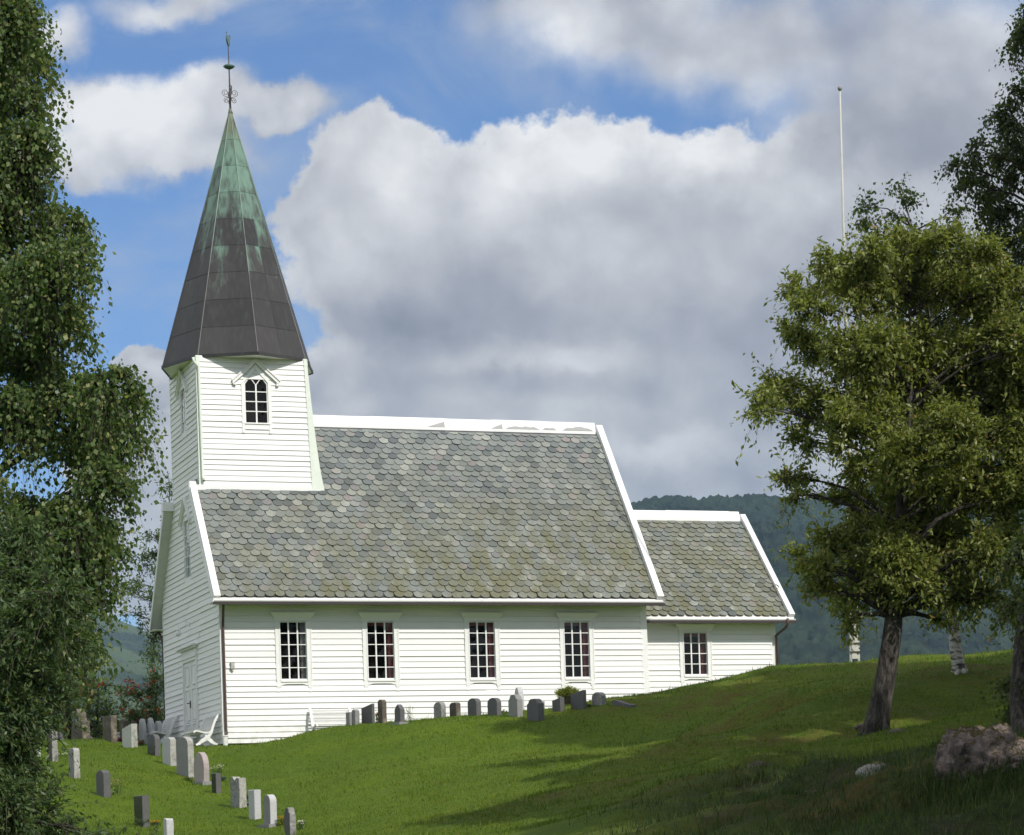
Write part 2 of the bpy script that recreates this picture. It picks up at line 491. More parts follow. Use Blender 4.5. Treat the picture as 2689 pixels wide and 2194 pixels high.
t.put(b.inputs['Base Color'], cc)
bump(t, b, t.m('ADD', n2, t.m('MULTIPLY', n3, 2.5)), 0.08, 1.0)

# ------------------------------------------------------------------ mesh helpers
ROOT = {}


def tag(o, label=None, cat=None, group=None, kind=None):
    if label:
        o['label'] = label
    if cat:
        o['category'] = cat
    if group:
        o['group'] = group
    if kind:
        o['kind'] = kind
    return o


def thing(name, label, cat, loc, group=None):
    o = bpy.data.objects.new(name, None)
    o.empty_display_size = 0.3
    o.location = loc
    C.objects.link(o)
    ROOT[o] = np.array(loc, float)
    return tag(o, label, cat, group)


def link(name, me, material, parent=None, loc=None, smooth=False):
    me.materials.append(material)
    o = bpy.data.objects.new(name, me)
    C.objects.link(o)
    if parent is not None:
        o.parent = parent
        ROOT[o] = ROOT[parent]
    else:
        ROOT[o] = np.zeros(3) if loc is None else np.array(loc, float)
        if loc is not None:
            o.location = loc
    if smooth:
        me.polygons.foreach_set('use_smooth', [True] * len(me.polygons))
    return o


class MB:
    def __init__(s):
        s.v, s.f = [], []

    def add(s, vs, fs):
        k = len(s.v)
        s.v += [tuple(float(c) for c in q) for q in vs]
        s.f += [tuple(i + k for i in q) for q in fs]
        return s

    def box(s, a, b):
        x0, x1 = sorted((a[0], b[0])); y0, y1 = sorted((a[1], b[1])); z0, z1 = sorted((a[2], b[2]))
        return s.add([(x0, y0, z0), (x1, y0, z0), (x1, y1, z0), (x0, y1, z0), (x0, y0, z1), (x1, y0, z1), (x1, y1, z1), (x0, y1, z1)],
                     [(0, 3, 2, 1), (4, 5, 6, 7), (0, 1, 5, 4), (1, 2, 6, 5), (2, 3, 7, 6), (3, 0, 4, 7)])

    def bar(s, p, q, w, h, up=(0, 0, 1)):
        """box beam from p to q, w across, h along up"""
        p, q = np.array(p, float), np.array(q, float)
        d = q - p
        d /= np.linalg.norm(d)
        side = np.cross(d, up); side /= np.linalg.norm(side)
        u2 = np.cross(side, d)
        a, c = side * w / 2, u2 * h / 2
        vs = [p - a - c, p + a - c, p + a + c, p - a + c, q - a - c, q + a - c, q + a + c, q - a + c]
        return s.add(vs, [(0, 3, 2, 1)[::-1], (4, 5, 6, 7)[::-1], (0, 1, 5, 4)[::-1], (1, 2, 6, 5)[::-1], (2, 3, 7, 6)[::-1], (3, 0, 4, 7)[::-1]])

    def tube(s, pts, rad, n=8, cap=True):
        pts = [np.array(p, float) for p in pts]
        if not hasattr(rad, '__len__'):
            rad = [rad] * len(pts)
        k0 = len(s.v)
        prev = None
        for i, p in enumerate(pts):
            d = pts[min(i + 1, len(pts) - 1)] - pts[max(i - 1, 0)]
            d = d / (np.linalg.norm(d) + 1e-9)
            if prev is None:
                a = np.array([1, 0, 0]) if abs(d[0]) < 0.8 else np.array([0, 1, 0])
            else:
                a = prev
            x = a - d * (a @ d); x /= np.linalg.norm(x) + 1e-9
            prev = x
            y = np.cross(d, x)
            for j in range(n):
                t_ = 2 * math.pi * j / n
                s.v.append(tuple(p + (x * math.cos(t_) + y * math.sin(t_)) * rad[i]))
        for i in range(len(pts) - 1):
            for j in range(n):
                a, b_ = k0 + i * n + j, k0 + i * n + (j + 1) % n
                s.f.append((a, b_, b_ + n, a + n))
        if cap:
            s.f.append(tuple(k0 + j for j in range(n))[::-1])
            s.f.append(tuple(k0 + (len(pts) - 1) * n + j for j in range(n)))
        return s

    def lathe(s, c, prof, n=20, sx=1, sy=1):
        k0 = len(s.v)
        for r, z_ in prof:
            for j in range(n):
                t_ = 2 * math.pi * j / n
                s.v.append((c[0] + r * sx * math.cos(t_), c[1] + r * sy * math.sin(t_), c[2] + z_))
        for i in range(len(prof) - 1):
            for j in range(n):
                a, b_ = k0 + i * n + j, k0 + i * n + (j + 1) % n
                s.f.append((a, b_, b_ + n, a + n))
        s.f.append(tuple(k0 + j for j in range(n))[::-1])
        s.f.append(tuple(k0 + (len(prof) - 1) * n + j for j in range(n)))
        return s

    def prism(s, poly, off):
        """polygon (3D points) extruded by vector off"""
        n = len(poly)
        p = [np.array(q, float) for q in poly]
        off = np.array(off, float)
        return s.add(p + [q + off for q in p], [tuple(range(n))[::-1], tuple(range(n, 2 * n))] + [(i, (i + 1) % n, n + (i + 1) % n, n + i) for i in range(n)])

    def build(s, name, material, parent=None, loc=None, smooth=False, normals=True):
        r = ROOT[parent] if parent is not None else (np.zeros(3) if loc is None else np.array(loc, float))
        me = bpy.data.meshes.new(name)
        me.from_pydata([tuple(np.array(q) - r) for q in s.v], [], s.f)
        if normals:
            import bmesh
            bm = bmesh.new(); bm.from_mesh(me)
            bmesh.ops.recalc_face_normals(bm, faces=bm.faces)
            bm.to_mesh(me); bm.free()
        me.update()
        return link(name, me, material, parent, loc, smooth)


def np_mesh(name, V, F, material, parent=None, loc=None, smooth=False):
    """V (n,3) world coordinates, F (m,k) indices"""
    r = ROOT[parent] if parent is not None else (np.zeros(3) if loc is None else np.array(loc, float))
    me = bpy.data.meshes.new(name)
    me.vertices.add(len(V))
    me.vertices.foreach_set('co', (V - r).astype(np.float32).ravel())
    k = F.shape[1]
    me.loops.add(F.size)
    me.loops.foreach_set('vertex_index', F.astype(np.int32).ravel())
    me.polygons.add(len(F))
    me.polygons.foreach_set('loop_start', np.arange(0, F.size, k, dtype=np.int32))
    me.polygons.foreach_set('loop_total', np.full(len(F), k, dtype=np.int32))
    me.update(calc_edges=True)
    me.validate()
    return link(name, me, material, parent, loc, smooth)


def fattr(o, name, vals):
    a = o.data.attributes.new(name, 'FLOAT', 'POINT')
    a.data.foreach_set('value', np.asarray(vals, np.float32))


# ------------------------------------------------------------------ ground
CTRL = [(0, 1736, 50), (600, 1736, 52), (800, 1736, 46), (1064, 1736, 40), (1300, 1736, 34), (1600, 1736, 29), (1850, 1736, 26.5), (2128, 1736, 24),
        (295, 1718, 55), (214, 1657, 60), (153, 1608, 65), (105, 1581, 68), (270, 1553, 77), (310, 1573, 72), (462, 1551, 75.2), (500, 1551, 75.2), (350, 1553, 76), (228, 1540, 80), (150, 1539, 82), (60, 1539, 82), (130, 1538, 84),
        (371, 1592, 70), (385, 1612, 67), (421, 1628, 65), (452, 1649, 63), (495, 1678, 60), (528, 1701, 57), (563, 1722, 54.5),
        (540, 1547, 74.7), (590, 1540, 74.2), (650, 1522, 73.5), (720, 1507, 73), (830, 1500, 73), (940, 1493, 73.3), (1060, 1487, 74), (1150, 1478, 74.5), (1230, 1470, 75), (1345, 1452, 76), (1440, 1440, 75), (1395, 1446, 75.5), (1478, 1432, 74.5),
        (1505, 1416, 73.6), (1529, 1403, 73), (1555, 1394, 72.5), (1600, 1387, 72), (1700, 1379, 71), (1775, 1371, 70.5), (1850, 1371, 70), (1930, 1378, 68), (2000, 1378, 67), (2085, 1370, 65), (2200, 1360, 62),
        (560, 1600, 68), (650, 1600, 66), (800, 1600, 62), (1064, 1600, 56), (1300, 1600, 50), (800, 1540, 68), (1064, 1540, 66), (1300, 1540, 64), (1500, 1540, 58), (1500, 1480, 66), (1600, 1440, 67), (1700, 1420, 67),
        (1825, 1520, 48), (1825, 1455, 56), (1700, 1540, 48), (1990, 1400, 65), (1990, 1480, 52), (1990, 1540, 43), (2128, 1480, 48), (2128, 1560, 37), (1600, 1600, 42), (1825, 1600, 38), (1990, 1640, 33), (1400, 1670, 38), (1700, 1670, 34), (900, 1670, 52), (1150, 1670, 46), (1900, 1690, 29.5)]
cp = np.array([at(*c) for c in CTRL])


def lf(lat, d, z):
    q = CAM + HR * lat + HF * d
    return (q[0], q[1], z)


ext = [lf(a, 0, -5.3) for a in (-30, -10, 10, 30)] + [lf(a, 12, -4.6) for a in (-25, -8, 6, 25)] + [lf(-22, 35, -3.9), lf(-34, 60, -2.2), lf(-36, 80, 0.3), lf(24, 30, -3.2), lf(30, 50, -0.8), lf(30, 70, 0.8)]
ext += [(x_, y_, z_) for x_, y_, z_ in ((1, 4, 0.05), (0, 8.3, 0.3), (6, 0, 0.05), (6, 8.3, 0.2), (13.8, 0.4, 0.8), (14, 8, 0.7), (19, 1.1, 1.0), (19, 8, 0.9), (-4, 8, 0.45), (-4, 3, 0.12), (-1.5, 0.3, -0.08), (-1.5, 5, 0.15))]
ext += [lf(-30, 92, -1.2), lf(-12, 95, -1.0), lf(8, 98, -0.8), lf(26, 88, -0.6), lf(-32, 110, -6), lf(-8, 112, -6), (lf(18, 112, -6)), lf(38, 105, -6)]
cp = np.vstack([cp, np.array(ext)])


def _U(r2):
    return np.where(r2 > 1e-9, r2 * np.log(np.maximum(r2, 1e-12)), 0.0)


_s = 40.0
_X = cp[:, :2] / _s
_n = len(cp)
_K = _U(((_X[:, None] - _X[None]) ** 2).sum(-1)) + np.eye(_n) * 8e-5
_Pm = np.hstack([np.ones((_n, 1)), _X])
_A = np.block([[_K, _Pm], [_Pm.T, np.zeros((3, 3))]])
_w = np.linalg.solve(_A, np.concatenate([cp[:, 2], np.zeros(3)]))


def mask(x, y, cx, cy, rx, ry):
    """soft ellipse in level camera-plan metres -> only used for where rough grass grows"""
    return np.clip(1.4 - np.sqrt(((x - cx) / rx) ** 2 + ((y - cy) / ry) ** 2), 0, 1)


BUMPS = [(1650, 1456, 61, 2.4, 0.75), (1720, 1490, 55, 1.9, 0.50), (1500, 1535, 57, 2.2, -0.5), (1660, 1545, 50, 1.8, -0.30), (1950, 1440, 57, 2.0, 0.35), (1560, 1590, 45, 1.6, 0.22), (1900, 1560, 42, 1.4, -0.12), (1380, 1570, 54, 1.8, 0.18), (1280, 1500, 67, 2.5, 0.10), (1190, 1640, 47, 1.6, 0.14),
         (1330, 1600, 50, 2.0, -0.10), (1500, 1640, 39, 1.4, 0.16), (1690, 1640, 36, 1.0, 0.14), (1900, 1700, 29, 1.0, 0.15), (1760, 1715, 29, 0.9, 0.12), (2010, 1700, 29, 1.2, 0.2), (1500, 1715, 32, 0.9, 0.15), (1585, 1592, 43, 0.9, 0.28), (1690, 1632, 37, 0.6, 0.22), (1630, 1680, 33, 0.7, 0.22), (1830, 1660, 33, 0.8, 0.2), (1430, 1660, 40, 1.1, 0.22), (1320, 1690, 37, 1.0, 0.15), (1770, 1600, 39, 0.8, -0.15), (2080, 1680, 29, 0.8, 0.25), (1880, 1640, 33, 0.6, -0.15), (1620, 1700, 31, 0.8, -0.12)]
BP = [(at(x_, y_, d_)[:2], r_, h_) for x_, y_, d_, r_, h_ in BUMPS]


def ground(x, y, fine=True):
    x = np.atleast_1d(np.asarray(x, float)); y = np.atleast_1d(np.asarray(y, float))
    sh = x.shape
    x, y = x.ravel(), y.ravel()
    lat = (x - CAM[0]) * HR[0] + (y - CAM[1]) * HR[1]
    d = (x - CAM[0]) * HF[0] + (y - CAM[1]) * HF[1]
    latc, dc = np.clip(lat, -42, 44), np.clip(d, -15, 116)
    xs = CAM[0] + HR[0] * latc + HF[0] * dc
    ys = CAM[1] + HR[1] * latc + HF[1] * dc
    z = np.empty(len(x))
    for i in range(0, len(x), 20000):
        q = np.stack([xs[i:i + 20000], ys[i:i + 20000]], 1) / _s
        K = _U(((q[:, None] - _X[None]) ** 2).sum(-1))
        z[i:i + 20000] = K @ _w[:_n] + _w[_n] + q @ _w[_n + 1:]
    over = np.hypot(lat - latc, d - dc)
    z = z - 22 * (1 - np.exp(-over / 60.0)) * np.where(d > 60, 1, 0.15)
    for (bx, by), r_, h_ in BP:
        z = z + h_ * np.exp(-((x - bx) ** 2 + (y - by) ** 2) / (r_ * r_))
    if fine:
        wl = wild(x, y)
        z = z + (fbm(x * 0.55, y * 0.55, 3, 3) - 0.5) * (0.12 + 0.20 * np.clip(lat / 6, 0, 1) + 0.55 * wl) + (fbm(x * 2.3, y * 2.3, 3, 9) - 0.5) * (0.04 + 0.34 * wl)
    return z.reshape(sh)


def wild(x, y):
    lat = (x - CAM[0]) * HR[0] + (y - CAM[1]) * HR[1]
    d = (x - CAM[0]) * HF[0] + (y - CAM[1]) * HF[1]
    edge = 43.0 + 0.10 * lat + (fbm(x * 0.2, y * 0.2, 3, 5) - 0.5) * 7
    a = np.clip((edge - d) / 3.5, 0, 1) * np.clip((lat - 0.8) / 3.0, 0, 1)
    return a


def brown(x, y):
    b = fbm(x * 0.28, y * 0.28, 4, 21)
    lat = (x - CAM[0]) * HR[0] + (y - CAM[1]) * HR[1]
    d = (x - CAM[0]) * HF[0] + (y - CAM[1]) * HF[1]
    v = np.clip((b - 0.52) * 5, 0, 1) * np.clip((lat + 1) / 6, 0.0, 1) * 0.7
    for px, py, dd, r_, k_ in ((1585, 1592, 43, 0.9, 0.6), (1630, 1690, 33, 0.9, 0.8), (1430, 1660, 40, 1.1, 0.5), (1840, 1480, 52, 1.8, 0.3), (1200, 1640, 47, 2.2, 0.7), (1490, 1690, 34, 1.3, 0.9), (1700, 1640, 35, 0.9, 0.9), (1760, 1715, 29, 0.9, 1), (2040, 1440, 57, 2.6, 0.8), (1940, 1430, 58, 2.2, 0.55), (2000, 1515, 45, 1.6, 0.5), (1900, 1690, 30, 0.6, 0.5), (2010, 1700, 29, 0.7, 0.6)):
        q = at(px, py, dd)
        v = np.maximum(v, k_ * np.exp(-((x - q[0]) ** 2 + (y - q[1]) ** 2) / (r_ * r_)))
    return v


def hit(x, y, d0=24, d1=110):
    """first point where the sight line through (x, y) meets the ground"""
    ds = np.arange(d0, d1, 0.1)
    v = ray(x, y); v = v / (v @ HF)
    p = CAM[None] + ds[:, None] * v[None]
    dz_ = p[:, 2] - ground(p[:, 0], p[:, 1], False)
    i = np.argmax(dz_ < 0)
    if dz_[i] >= 0:
        i = np.argmin(dz_)
    q = p[i]
    return np.array([q[0], q[1], ground(q[0], q[1])[0]]), ds[i]


def gz(x, y):
    return float(ground(x, y)[0])


def soil(x, y):
    lat = (x - CAM[0]) * HR[0] + (y - CAM[1]) * HR[1]
    d = (x - CAM[0]) * HF[0] + (y - CAM[1]) * HF[1]
    v = np.clip((fbm(x * 1.3, y * 1.3, 4, 77) - 0.58) * 9, 0, 1) * wild(x, y)
    for px, py, dd, r_, k_ in ((1570, 1606, 42, 0.55, 1), (1640, 1590, 43, 0.6, 0.8), (1690, 1652, 35.5, 0.5, 1), (2000, 1650, 33, 0.35, 0.8), (2080, 1660, 31, 0.4, 0.8), (1780, 1690, 31, 0.4, 0.9), (1950, 1700, 30, 0.5, 0.8), (1500, 1725, 32, 0.4, 1), (1890, 1650, 33, 0.5, 0.9), (2050, 1395, 63, 1.2, 0.7), (1610, 1720, 30, 0.6, 0.9), (1792, 1516, 48, 0.35, 0.9), (1860, 1524, 47.5, 0.4, 0.8)):
        q = at(px, py, dd)
        v = np.maximum(v, k_ * np.exp(-((x - q[0]) ** 2 + (y - q[1]) ** 2) / (r_ * r_)))
    return v


# one sheet: fine where the camera looks, coarse beyond
latg = np.concatenate([-np.geomspace(2600, 34, 26), np.arange(-33, 34, 0.32), np.geomspace(34.5, 2600, 26)])
dg = np.concatenate([-np.geomspace(900, 8, 12), np.arange(-6, 20, 2.0), np.arange(20, 92, 0.32), np.arange(93, 118, 1.5), np.geomspace(120, 6500, 30)])
LA, DD = np.meshgrid(latg, dg)
GX, GY = CAM[0] + HR[0] * LA + HF[0] * DD, CAM[1] + HR[1] * LA + HF[1] * DD
GZ = ground(GX, GY)
nr, nc = LA.shape
V = np.stack([GX.ravel(), GY.ravel(), GZ.ravel()], 1)
ii = (np.arange(nr - 1)[:, None] * nc + np.arange(nc - 1)[None]).ravel()
Fq = np.stack([ii, ii + 1, ii + nc + 1, ii + nc], 1)
g_ = np_mesh('ground', V, Fq, M_GROUND, smooth=True)
tag(g_, kind='structure')
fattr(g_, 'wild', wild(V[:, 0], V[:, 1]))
fattr(g_, 'brown', brown(V[:, 0], V[:, 1]))
fattr(g_, 'soil', soil(V[:, 0], V[:, 1]))


def blades(n, dlo, dhi, hlo, hhi, sel, name, material, label, wk=0.00016, latmax=0.215, pw=1.0):
    u = rng.random(n)
    d = dlo * (dhi / dlo) ** (u ** pw)
    lat = (rng.random(n) * 2 - 1) * latmax * d
    x = CAM[0] + HR[0] * lat + HF[0] * d
    y = CAM[1] + HR[1] * lat + HF[1] * d
    k = sel(x, y, lat, d)
    x, y, d = x[k], y[k], d[k]
    z = ground(x, y) - 0.01
    n = len(x)
    clump = fbm(x * 1.7, y * 1.7, 3, 31)
    h = (hlo + (hhi - hlo) * rng.random(n) ** 1.5) * (0.3 + 1.5 * clump) * np.where(rng.random(n) < 0.04 * np.clip(clump * 6 - 2.4, 0, 3), 2.2, 1.0)
    wd = np.maximum(0.005, d * wk) * (0.7 + rng.random(n) * 0.7)
    a = rng.random(n) * 2 * np.pi
    lean = (rng.random((n, 2)) - 0.5) * h[:, None] * 1.1
    bx, by = np.cos(a) * wd, np.sin(a) * wd
    V = np.empty((n, 3, 3))
    V[:, 0] = np.stack([x - bx, y - by, z], 1)
    V[:, 1] = np.stack([x + bx, y + by, z], 1)
    V[:, 2] = np.stack([x + lean[:, 0], y + lean[:, 1], z + h], 1)
    F = np.arange(n * 3).reshape(n, 3)
    o = np_mesh(name, V.reshape(-1, 3), F, material)
    return tag(o, label, 'grass', kind='stuff')


def no_church(x, y):
    return ~((x > -0.1) & (y > 0.0) & (x < 19) & (y < 8.5))


blades(260000, 40, 90, 0.025, 0.072, lambda x, y, lat, d: no_church(x, y) & (rng.random(len(x)) > wild(x, y)), 'lawn_grass', L_GRASS, 'short mown grass covering the churchyard lawn and mound')
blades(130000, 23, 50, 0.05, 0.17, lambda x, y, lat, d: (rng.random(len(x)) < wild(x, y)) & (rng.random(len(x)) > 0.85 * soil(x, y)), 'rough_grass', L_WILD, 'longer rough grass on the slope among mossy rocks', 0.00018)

# ------------------------------------------------------------------ church
NL, NW, NH = 13.78, 8.33, 4.30          # nave length, width, wall height
RZ, EZ, OE, OV = 10.52, 4.30, 0.64, 0.34   # ridge, eave edge, overhangs
PITCH_M = (RZ - EZ) / (NW / 2 + OE)
YR = NW / 2
TX, TY0, TY1 = 3.56, 2.19, 6.12         # tower
TC = np.array([1.78, 4.155])
TZ = 12.12
CX0, CX1, CY0, CY1, CRZ, CEZ, COE = NL, 18.82, 1.10, 7.23, 7.62, 3.87, 0.52
church = thing('church', 'white wooden church with slate roof and copper spire standing behind the mound', 'church', (0, 0, 0))


def roof_z(y):
    return RZ - abs(y - YR) * PITCH_M


def siding(mb, origin, udir, ndir, zlo, zhi, ulim, holes=(), pitch=0.172, lip=0.044, seed=1):
    """lapped boards on a wall: ulim(z) -> (u0, u1); holes [(u0, u1, z0, z1)]"""
    origin, udir, ndir = (np.array(q, float) for q in (origin, udir, ndir))
    rs = random.Random(seed)
    z = zlo
    while z < zhi - 0.01:
        zt = min(z + pitch * (1 + rs.uniform(-0.09, 0.09)), zhi)
        (a0, b0), (a1, b1) = ulim(z), ulim(zt)
        segs = [(a0, a1, b0, b1)]
        for h0, h1, hz0, hz1 in holes:
            if z < hz1 - 0.02 and zt > hz0 + 0.02:
                new = []
                for s0, s1, e0, e1 in segs:
                    if e0 <= h0 or s0 >= h1:
                        new.append((s0, s1, e0, e1))
                        continue
                    if s0 < h0:
                        new.append((s0, s1, h0, h0))
                    if e0 > h1:
                        new.append((h1, h1, e0, e1))
                segs = new
        for s0, s1, e0, e1 in segs:
            if e0 - s0 < 0.03 and e1 - s1 < 0.03:
                continue
            # split long boards at random joints with a hair of sag
            joints = [s0]
            if e0 - s0 > 5:
                joints.append(s0 + (e0 - s0) * rs.uniform(0.3, 0.7))
            joints.append(e0)
            for q in range(len(joints) - 1):
                j0, j1 = joints[q], joints[q + 1] - (0.002 if q < len(joints) - 2 else 0)
                t0 = s1 if q == 0 else j0
                t1 = e1 if q == len(joints) - 2 else j1
                l0 = lip * rs.uniform(0.8, 1.25)
                w0, w1 = rs.uniform(-0.003, 0.003), rs.uniform(-0.003, 0.003)
                P = lambda u, n, zz: origin + udir * u + ndir * n + np.array([0, 0, zz])
                vs = [P(j0, 0.0, z + w0), P(j1, 0.0, z + w1), P(j0, l0, z + w0), P(j1, l0, z + w1), P(t0, l0 * 0.35, zt + 0.006), P(t1, l0 * 0.35, zt + 0.006)]
                mb.add(vs, [(0, 1, 3, 2), (2, 3, 5, 4)])
        z = zt


WIN = [(1.81, 2.65), (4.55, 5.42), (7.84, 8.70), (10.99, 11.85)]
WZ0, WZ1 = 1.88, 3.67
holes = [(a, b, WZ0 - 0.03, WZ1 + 0.03) for a, b in WIN]
mb = MB()
siding(mb, (0, 0, 0), (1, 0, 0), (0, -1, 0), 0.0, NH, lambda z: (0.12, NL - 0.1), holes, seed=3)
# west gable, wrapping below the tower
def ulim_w(z):
    if z <= EZ + OE * PITCH_M - 0.05:
        return (0.0, NW)
    dy = (RZ - 0.05 - z) / PITCH_M
    return (YR - dy, YR + dy)
DOOR = (3.22, 5.36, 0.15, 2.92)
WWIN = (3.80, 4.64, 5.46, 7.52)
siding(mb, (0, 0, 0), (0, 1, 0), (-1, 0, 0), 0.0, 8.02, ulim_w, [DOOR, (WWIN[0], WWIN[1], WWIN[2], WWIN[3] - 0.25)], seed=4)
# far walls
siding(mb, (0, NW, 0), (1, 0, 0), (0, 1, 0), 0.0, NH, lambda z: (0, NL), seed=5)
siding(mb, (NL, 0, 0), (0, 1, 0), (1, 0, 0), 0.0, 10.6, ulim_w, seed=6)
nave = mb.build('nave_wall', M_SIDE, church, normals=False)
# inner structure behind the boards (with window openings)
mb = MB()
xs_ = [0.01] + [q for w_ in WIN for q in w_] + [NL - 0.01]
for i in range(0, len(xs_), 2):
    mb.box((xs_[i], 0.004, 0), (xs_[i + 1], 0.16, NH))
for a, b in WIN:
    mb.box((a, 0.004, 0), (b, 0.16, WZ0)); mb.box((a, 0.004, WZ1), (b, 0.16, NH))
mb.box((0.004, 0.17, 0), (0.16, DOOR[0], NH + 0.9 - 0.0)); mb.box((0.004, DOOR[1], 0), (0.16, NW - 0.1, NH + 0.9)); mb.box((0.004, DOOR[0], DOOR[3]), (0.16, DOOR[1], NH + 0.9))
mb.prism([(0.01, 0.2, 5.21), (0.01, WWIN[0], 5.21), (0.01, WWIN[0], roof_z(WWIN[0]) - 0.15)], (0.14, 0, 0))
mb.prism([(0.01, WWIN[1], 5.21), (0.01, NW - 0.2, 5.21), (0.01, WWIN[1], roof_z(WWIN[1]) - 0.15)], (0.14, 0, 0))
mb.build('wall_core', M_SIDE, nave)

# corner boards
mb = MB()
mb.box((-0.035, -0.035, 0.0), (0.12, 0.02, NH)); mb.box((-0.035, 0.0205, 0.0), (0.02, 0.13, NH + 0.62))
mb.build('corner_board', M_TRIM, nave)
mb = MB()
mb.box((-0.035, NW - 0.13, 0.0), (0.02, NW + 0.03, NH + 0.62))
mb.build('corner_board', M_TRIM, nave)
mb = MB()
mb.prism([(NL - 0.2, -0.035, 4.3), (NL + 0.03, -0.035, 4.3), (NL + 0.09, -0.035, 0), (NL - 0.12, -0.035, 0)], (0, 0.06, 0))
mb.box((NL + 0.0, 0.03, 0), (NL + 0.04, 0.2, NH + 0.9))
mb.build('corner_board', M_TRIM, nave)
mb = MB()
mb.box((0.03, 0.03, -1.2), (NL - 0.03, NW - 0.03, -0.01))
mb.build('foundation', M_FOUND, church)
# frieze under the eave
mb = MB(); mb.box((0.0, -0.028, NH - 0.19), (NL + 0.05, 0.0, NH)); mb.box((0.122, -0.034, NH - 0.21), (NL - 0.2, -0.029, NH - 0.19))
mb.build('frieze_board', M_TRIM, nave)


# ---- roofs
def slates(mb_lists, x0, x1, y_eave, z_eave, y_top, z_top, w=0.31, exp=0.245, seed=2, keep=None, mosf=None):
    """scalloped slates on the slope facing -Y; returns arrays"""
    rs = random.Random(seed)
    sl = math.hypot(y_top - y_eave, z_top - z_eave)
    dy, dzz = (y_top - y_eave) / sl, (z_top - z_eave) / sl
    ny, nz = -dzz, dy
    rows = int(sl / exp) + 1
    V, F, A = mb_lists
    for r in range(rows):
        s0 = r * exp
        cols = int((x1 - x0) / w) + 2
        for c in range(cols):
            xc = x0 + (c + (0.5 if r % 2 else 0.0)) * w + rs.uniform(-0.018, 0.018)
            if xc - w / 2 > x1 + 0.02 or xc + w / 2 < x0 - 0.02:
                continue
            s = s0 + rs.uniform(-0.020, 0.020) - (0.05 if rs.random() < 0.006 else 0)
            if keep and not keep(xc, y_eave + dy * s):
                continue
            top = min(s + exp * 1.7, sl)
            hw = w / 2 * rs.uniform(0.975, 1.0)
            th = rs.uniform(0.018, 0.028)
            li0, li1 = 0.042 + rs.uniform(0, 0.016), 0.004
            rot = rs.uniform(-0.06, 0.06)
            arc = []
            depth = 0.150
            for k in range(7):
                t_ = math.pi * k / 6
                arc.append((-hw * math.cos(t_), depth - depth * math.sin(t_) ** 0.9 if 0 < k < 6 else depth))
            prof = arc + [(hw, top - s), (-hw, top - s)]
            ids = len(V)
            m_ = mosf(xc, s / sl) if mosf else 0
            for lift in (0, th):
                for (px_, ps_) in prof:
                    x_ = xc + px_ + rot * ps_
                    x_ = min(max(x_, x0), x1)
                    ss = min(max(s + ps_ - rot * px_, 0.0), sl)
                    f_ = ps_ / max(top - s, 0.01)
                    h_ = li0 * (1 - f_) + li1 * f_ + lift
                    V.append((x_, y_eave + dy * ss + ny * h_, z_eave + dzz * ss + nz * h_))
                    A.append(m_)
            n_ = len(prof)
            F.append(tuple(ids + n_ + q for q in range(n_)))
            for q in range(7):
                F.append((ids + q, ids + q + 1, ids + n_ + q + 1, ids + n_ + q))


def slate_obj(lists, name, parent):
    V, F, A = lists
    me = bpy.data.meshes.new(name)
    me.from_pydata([tuple(v) for v in V], [], F)
    me.update()
    o = link(name, me, M_SLATE, parent)
    me.materials.append(M_EDGE)
    for p_ in me.polygons:
        if len(p_.vertices) == 4:
            p_.material_index = 1
    a = me.attributes.new('moss', 'FLOAT', 'POINT')
    a.data.foreach_set('value', A)
    return o


# nave roof deck
mb = MB()
tk = 0.10
for sgn in (-1, 1):
    ye = YR + sgn * (NW / 2 + OE)
    mb.prism([(0.03, ye, EZ), (0.03, YR, RZ), (0.03, YR, RZ - tk * 1.6), (0.03, ye, EZ - tk)], (NL + OV - 0.03, 0, 0))
    yt_ = TY0 + 0.10 if sgn < 0 else TY1 - 0.05
    mb.prism([(-OV, ye, EZ), (-OV, yt_, roof_z(yt_)), (-OV, yt_, roof_z(yt_) - tk), (-OV, ye, EZ - tk)], (OV + 0.029, 0, 0))
deck = mb.build('roof', M_SOFFIT, church)
mb = MB()
L_ = math.hypot(1, PITCH_M)
for xa, xb, yb_ in ((-OV + 0.05, 0.0, TY0), (0.0, NL + OV - 0.05, YR - 0.05)):
    o_ = 0.012
    mb.prism([(xa, -OE + 0.02, roof_z(-OE + 0.02) + 0.003), (xa, yb_, roof_z(yb_) + 0.003), (xa, yb_, roof_z(yb_) + o_), (xa, -OE + 0.02, roof_z(-OE + 0.02) + o_)], (xb - xa, 0, 0))
mb.build('underlay', M_FOUND, deck)
L = ([], [], [])


def keep_n(x, y):
    return not (x < TX + 0.12 and y > TY0 + 0.02)


slates(L, -OV + 0.2, NL + OV - 0.19, -OE, EZ, YR - 0.2, roof_z(YR - 0.2), keep=keep_n,
       mosf=lambda x, f: max(0, min(1, 0.25 + 0.9 * (x / 14) * (1 - f) + 0.55 * (1 - f) ** 2 - 0.25 * f)))
slate_obj(L, 'roof_slates', deck)
# the far slope keeps a plain slate skin
mb = MB()
ye = NW + OE
mb.prism([(0.05, ye, EZ + 0.02), (0.05, YR, RZ + 0.02), (0.05, YR, RZ - 0.01), (0.05, ye, EZ - 0.01)], (NL + OV - 0.25, 0, 0))
mb.prism([(-OV + 0.1, ye, EZ + 0.02), (-OV + 0.1, TY1, roof_z(TY1) + 0.02), (-OV + 0.1, TY1, roof_z(TY1) - 0.01), (-OV + 0.1, ye, EZ - 0.01)], (OV - 0.051, 0, 0))
mb.build('roof_slates', M_SLATE, deck)


def slope_pt(y, off, z_at, m_):
    """point lifted off the south slope by off"""
    L_ = math.hypot(1, m_)
    return (y - off * m_ / L_, z_at(y) + off / L_)


